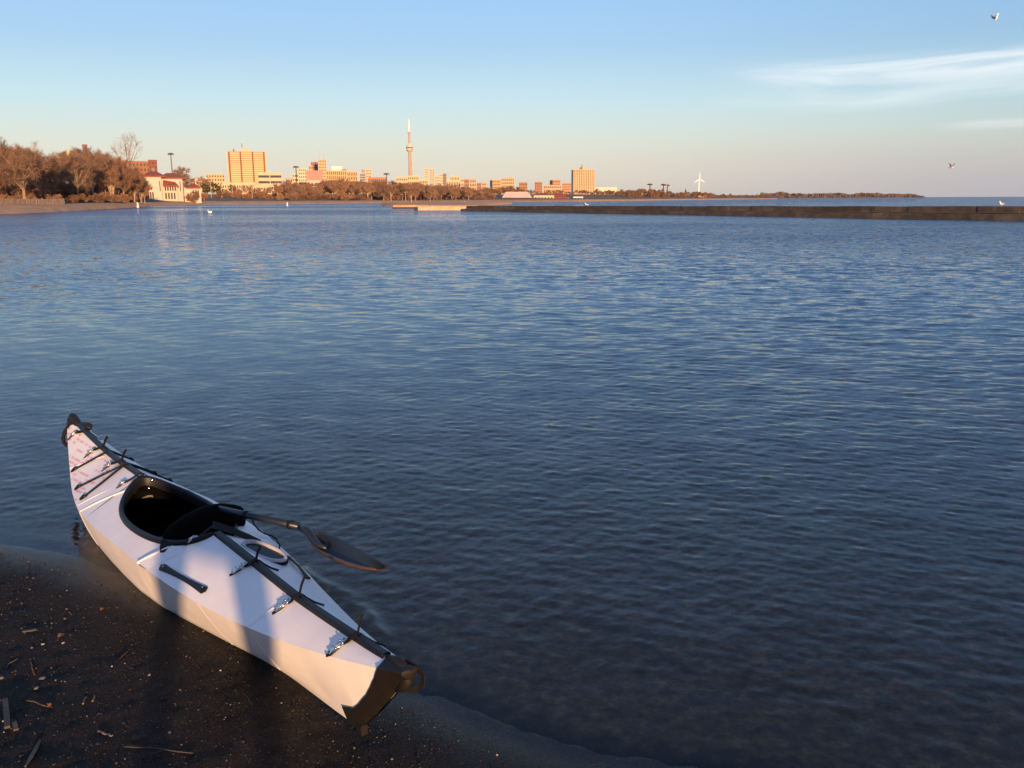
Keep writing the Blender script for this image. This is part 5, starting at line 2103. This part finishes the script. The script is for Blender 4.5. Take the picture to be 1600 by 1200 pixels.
def person(root, joints, edges, rad, mat_names, hair, extra=None):
    """one continuous body grown from a posed skeleton"""
    me = bpy.data.meshes.new('body')
    me.from_pydata(joints, edges, [])
    for m in mat_names:
        me.materials.append(m)
    o = bpy.data.objects.new('body', me)
    COL.objects.link(o)
    o.parent = root
    sk = o.modifiers.new('skin', 'SKIN')
    sk.use_smooth_shade = True
    for i, v in enumerate(me.skin_vertices[0].data):
        v.radius = rad[i] if isinstance(rad[i], tuple) else (rad[i], rad[i])
        v.use_root = (i == 0)
    sb = o.modifiers.new('sub', 'SUBSURF')
    sb.levels = sb.render_levels = 1
    return o


def standing(name, loc, rz, label, cloth, k=1.0, arms_up=False, stance=0.17, fingers=False):
    root = empty(name, loc, rz, label, 'person')
    J = [(0, 0, .93), (0, .01, 1.12), (0, .0, 1.36), (0, .0, 1.46), (0, .015, 1.53), (0, .03, 1.62), (0, .02, 1.70)]
    Rr = [(.155, .115), (.145, .11), (.165, .115), (.07, .07), (.056, .06), (.078, .095), (.05, .065)]
    Eg = [(0, 1), (1, 2), (2, 3), (3, 4), (4, 5), (5, 6)]
    for sg in (1, -1):
        b0 = len(J)
        J += [(sg * .10, 0, .86), (sg * (.09 + stance * .45), .01, .48), (sg * (.07 + stance * .75), -.02, .09), (sg * (.075 + stance * .78), .13, .035)]
        Rr += [.098, .066, .048, (.045, .035)]
        Eg += [(0, b0), (b0, b0 + 1), (b0 + 1, b0 + 2), (b0 + 2, b0 + 3)]
        b1 = len(J)
        if arms_up:
            J += [(sg * .19, .0, 1.40), (sg * .25, .10, 1.20), (sg * .12, .24, 1.38), (sg * .085, .27, 1.44)]
        else:
            J += [(sg * .19, .0, 1.40), (sg * .25, -.02, 1.13), (sg * .26, .05, .88), (sg * .255, .07, .80)]
        Rr += [.062, .046, .034, (.03, .022)]
        Eg += [(2, b1), (b1, b1 + 1), (b1 + 1, b1 + 2), (b1 + 2, b1 + 3)]
        if fingers:
            for f_ in range(5):
                h = Vector(J[b1 + 3])
                if f_ == 4:
                    a1, a2 = h + Vector((-sg * .03, .02, .01)), h + Vector((-sg * .055, .035, .03))
                else:
                    a1 = h + Vector((sg * (.012 - .004 * f_), .035, .028 - .020 * f_))
                    a2 = h + Vector((-sg * (.02 + .004 * (f_ % 2)), .062 - .004 * abs(f_ - 1), .034 - .021 * f_))
                c0 = len(J)
                J += [tuple(a1), tuple(a2)]
                Rr += [.0095, .008]
                Eg += [(b1 + 3, c0), (c0, c0 + 1)]
    J = [tuple(v * k for v in p) for p in J]
    Rr = [(tuple(v * k for v in q) if isinstance(q, tuple) else q * k) for q in Rr]
    person(root, J, Eg, Rr, [cloth], None)
    mb = MB()
    mb.grid([[(.080 * k * math.cos(t) * math.cos(e), (.03 + .098 * math.sin(t) * math.cos(e)) * k, (1.645 + .105 * math.sin(e)) * k) for t in np.linspace(0, 2 * math.pi, 12, endpoint=False)] for e in np.linspace(-.6, 1.5, 6)], True)
    mb.build('head', SKIN, root, True)
    mb = MB()
    mb.grid([[(.088 * k * math.cos(t) * math.cos(e), (.018 + .105 * math.sin(t) * math.cos(e)) * k, (1.665 + .110 * math.sin(e)) * k) for t in np.linspace(math.pi, 2 * math.pi, 12)] for e in np.linspace(-.4, 1.5, 6)])
    mb.build('hair', BROWND, root, True)
    return root


JACKET = mottled('dark_jacket', (0.03, 0.035, 0.05), 0.85, 0.2, 6)
REDCOAT = mottled('red_jacket', (0.45, 0.07, 0.04), 0.85, 0.2, 6)
p = on_sand(1200, 1200)
ph = standing('person', (0.0, -0.36, sand_z(0, -0.36) - .01), 0, 'photographer standing on the sand with legs apart, casting the shadow over the kayak', JACKET, 0.99, True, 0.16, True)
mb = MB()  # unseen long coat, added to lower the gap between the leg shadows
mb.grid([[(a * math.cos(t), b_ * math.sin(t) + .005, z) for t in np.linspace(0, 2 * math.pi, 20, endpoint=False)] for a, b_, z in [(.16, .12, 1.16), (.185, .135, .95), (.205, .15, .75), (.215, .16, .575)]], True)
mb.build('shadow_coat', JACKET, ph, True)
p = far(319.5, 315, 352); standing('person', (p.x, p.y, land_z(14)), 2.0, 'distant walker in red on the far beach', REDCOAT)
p = far(341, 315, 358); standing('person', (p.x, p.y, land_z(14)), 1.0, 'distant walker in dark clothes on the far beach', JACKET)

# ------------------------------------------------------------------ bits lying on the sand
WOODG = mottled('grey_driftwood', (0.055, 0.05, 0.045), 0.9, 0.3, 30, 0.5, 0.003)
WOODB = mottled('brown_twig', (0.05, 0.033, 0.02), 0.9, 0.3, 30)
LEAF = mottled('dry_orange_leaf', (0.14, 0.055, 0.018), 0.8, 0.3, 40)
STRAW = mottled('pale_straw', (0.19, 0.13, 0.075), 0.9, 0.2, 30)
PEB = [mottled('grey_pebble', (0.085, 0.082, 0.08), 0.7, 0.3, 60), mottled('dark_pebble', (0.012, 0.0108, 0.010), 0.75, 0.4, 60), mottled('pale_pebble', (0.26, 0.24, 0.215), 0.7, 0.2, 60), mottled('brown_pebble', (0.04, 0.030, 0.023), 0.7, 0.3, 60)]


def stick(name, pxs, w, th, mat, label, cat, jit=0.003):
    pts = [on_sand(*q) for q in pxs]
    o0 = pts[0].copy()
    pts2 = []
    for a, b_ in zip(pts[:-1], pts[1:]):
        for t in (0, .33, .66):
            pts2.append(a.lerp(b_, t))
    pts2.append(pts[-1])
    pts2 = [q - o0 + Vector((random.gauss(0, jit), random.gauss(0, jit), th * .6 + abs(random.gauss(0, jit)))) for q in pts2]
    mb = MB()
    if w > th * 1.8:
        mb.ribbon(pts2, UZ, w, th)
    else:
        n_ = len(pts2)
        mb.tube(pts2, [w / 2 * (1 - .5 * abs(2 * i / (n_ - 1) - 1) ** 2) for i in range(n_)], 6)
    o = mb.build(name, mat, None)
    o.location = o0
    return tag(o, label, cat)


stick('driftwood_slat', [(8, 1095), (12, 1139)], .017, .008, WOODG, 'flat grey wood slat lying at the left edge of the sand', 'driftwood', .0005)
stick('driftwood_slat', [(63, 1159), (40, 1200)], .014, .008, WOODG, 'leaning grey wood slat near the bottom left corner', 'driftwood', .0005)
stick('wood_chip', [(22, 1130), (25, 1142)], .015, .006, WOODG, 'short grey wood chip right of the flat slat', 'driftwood', .0005)
stick('wood_chip', [(36, 988), (58, 985)], .010, .005, WOODG, 'thin grey chip high on the left sand', 'driftwood', .001)
stick('twig', [(10, 1046), (14, 1038), (28, 1030)], .005, .004, WOODG, 'curved pale twig at the left of the sand', 'twig', .001)
stick('twig', [(40, 1095), (60, 1101), (80, 1107)], .005, .004, WOODB, 'brown twig with a pale tip above the slats', 'twig', .002)
stick('twig', [(195, 1168), (240, 1171), (300, 1178)], .004, .003, WOODG, 'long thin twig near the bottom of the sand', 'twig', .002)
stick('twig', [(187, 1030), (200, 1019)], .005, .004, WOODB, 'short dark twig in the middle of the sand', 'twig', .001)
stick('straw', [(130, 1101), (134, 1090)], .006, .003, STRAW, 'pale bit of straw, left one of the pair', 'straw', .001)
stick('straw', [(145, 1096), (148, 1088)], .006, .003, STRAW, 'pale bit of straw, right one of the pair', 'straw', .001)
stick('straw', [(154, 1143), (166, 1148), (175, 1151)], .006, .003, STRAW, 'pale split straw below the straw pair', 'straw', .001)
stick('reed', [(48, 1035), (52, 1050), (55, 1057)], .004, .003, LEAF, 'small orange reed stem standing out on the left sand', 'reed', .002)


def leaf(px, py, s, label):
    p = on_sand(px, py)
    mb = MB()
    rows = []
    for i in range(7):
        u = i / 6
        w_ = math.sin(math.pi * min(.98, u + .02)) * s * .38
        rows.append([(s * (u - .5), w_ * f, .004 + .35 * w_ * abs(f) + .003 * math.sin(5 * u)) for f in (-1, -.5, 0, .5, 1)])
    mb.grid(rows)
    o = mb.build('leaf', LEAF, None, True)
    o.location = p
    o.rotation_euler = (random.uniform(-.3, .3), random.uniform(-.3, .3), random.uniform(0, 6))
    tag(o, label, 'leaf')


leaf(96, 994, .030, 'dry orange leaf highest on the left sand')
leaf(22, 1052, .022, 'small dry orange leaf beside the curved pale twig')
leaf(160, 953, .024, 'dry orange leaf among pale grit below the kayak side')
leaf(14, 944, .024, 'dry orange leaf at the left edge near the waterline')
leaf(78, 1104, .018, 'tiny dry leaf at the tip of the brown twig')


def stone(px, py, s, mat, label):
    p = on_sand(px, py)
    r = random.Random(px * 7 + py)
    bm = bmesh.new()
    bmesh.ops.create_icosphere(bm, subdivisions=2, radius=1)
    for v in bm.verts:
        v.co *= 1 + r.uniform(-.10, .10)
        v.co.x *= 1.3; v.co.z *= .6
    me = bpy.data.meshes.new('pebble')
    bm.to_mesh(me); bm.free()
    me.polygons.foreach_set('use_smooth', [True] * len(me.polygons))
    me.materials.append(mat)
    o = bpy.data.objects.new('pebble', me)
    COL.objects.link(o)
    o.scale = (s, s, s)
    o.location = p + Vector((0, 0, s * .3))
    o.rotation_euler = (0, 0, r.uniform(0, 6))
    tag(o, label, 'pebble')


stone(66, 1061, .010, PEB[0], 'largest pale grey pebble on the left sand')
stone(57, 1076, .008, PEB[0], 'grey pebble just below the largest pale one')
stone(67, 1007, .0055, PEB[2], 'small pale pebble, left of two under the highest leaf')
stone(99, 1005, .0055, PEB[2], 'small pale pebble, right of two under the highest leaf')
stone(2, 1060, .008, PEB[0], 'grey pebble cut by the left edge of the photo')
stone(265, 1145, .0055, PEB[0], 'small grey pebble toward the bottom middle of the sand')

# grit: uncountable small stones, one mass
gr = np.random.default_rng(12)
N0 = 42000
gx, gy = gr.uniform(-2.6, 1.2, N0), gr.uniform(1.7, 4.6, N0)
gp = np.stack([gx, gy], 1)
gz, gd = sand_height(gp)
clump = vnoise(gx, gy, 61, 12, .6, 6.0)
keep = (gd > 0.10) & (gr.uniform(-1.6, 1.6, N0) < clump * 1.2 + 0.25)
gp, gz = gp[keep], gz[keep]
n_ = len(gp)
octv = np.array([(1, 0, 0), (0, 1, 0), (-1, 0, 0), (0, -1, 0), (0, 0, .8), (0, 0, -.8)])
octf = np.array([(0, 1, 4), (1, 2, 4), (2, 3, 4), (3, 0, 4), (1, 0, 5), (2, 1, 5), (3, 2, 5), (0, 3, 5)])
size = np.clip(gr.lognormal(-6.15, .48, n_), .0009, .0065)
vv = octv[None] * size[:, None, None] * gr.uniform(.6, 1.25, (n_, 6, 1))
an_ = gr.uniform(0, 6.28, n_)
ca, sa_ = np.cos(an_)[:, None], np.sin(an_)[:, None]
vx = vv[:, :, 0] * ca - vv[:, :, 1] * sa_ + gp[:, 0:1]
vy = vv[:, :, 0] * sa_ + vv[:, :, 1] * ca + gp[:, 1:2]
vz = vv[:, :, 2] + gz[:, None] + size[:, None] * .25
Vg = np.stack([vx, vy, vz], 2).reshape(-1, 3)
Fg = (octf[None] + (np.arange(n_) * 6)[:, None, None]).reshape(-1, 3)
grit = np_mesh('grit', Vg, Fg, PEB[1], smooth=False)
for m in (PEB[0], PEB[2], PEB[3]):
    grit.data.materials.append(m)
mi = gr.choice([0, 1, 2, 3], n_, p=[.76, .11, .018, .112])
grit.data.polygons.foreach_set('material_index', np.repeat(mi, 8).astype(np.int32))
tag(grit, 'fine dark gravel and grit strewn over the wet sand', 'gravel', kind='stuff')

# ------------------------------------------------------------------ evening air
mb = MB()
mb.box(-16000, 16000, -3000, 16000, -8, 720)
HZM = bpy.data.materials.new('evening_haze')
HZM.use_nodes = True
hn = HZM.node_tree
hn.nodes.remove(hn.nodes['Principled BSDF'])
pv = hn.nodes.new('ShaderNodeVolumePrincipled')
pv.inputs['Color'].default_value = (0.92, 0.90, 0.95, 1)
pv.inputs['Density'].default_value = 0.000014
pv.inputs['Anisotropy'].default_value = 0.2
hn.links.new(pv.outputs[0], hn.nodes['Material Output'].inputs['Volume'])
hz_ = mb.build('haze', HZM)
tag(hz_, 'thin evening haze over the lake', 'haze', kind='stuff')

for k_, v_ in dict(max_bounces=8, transparent_max_bounces=12, glossy_bounces=4, diffuse_bounces=3).items():
    setattr(SC.cycles, k_, v_)
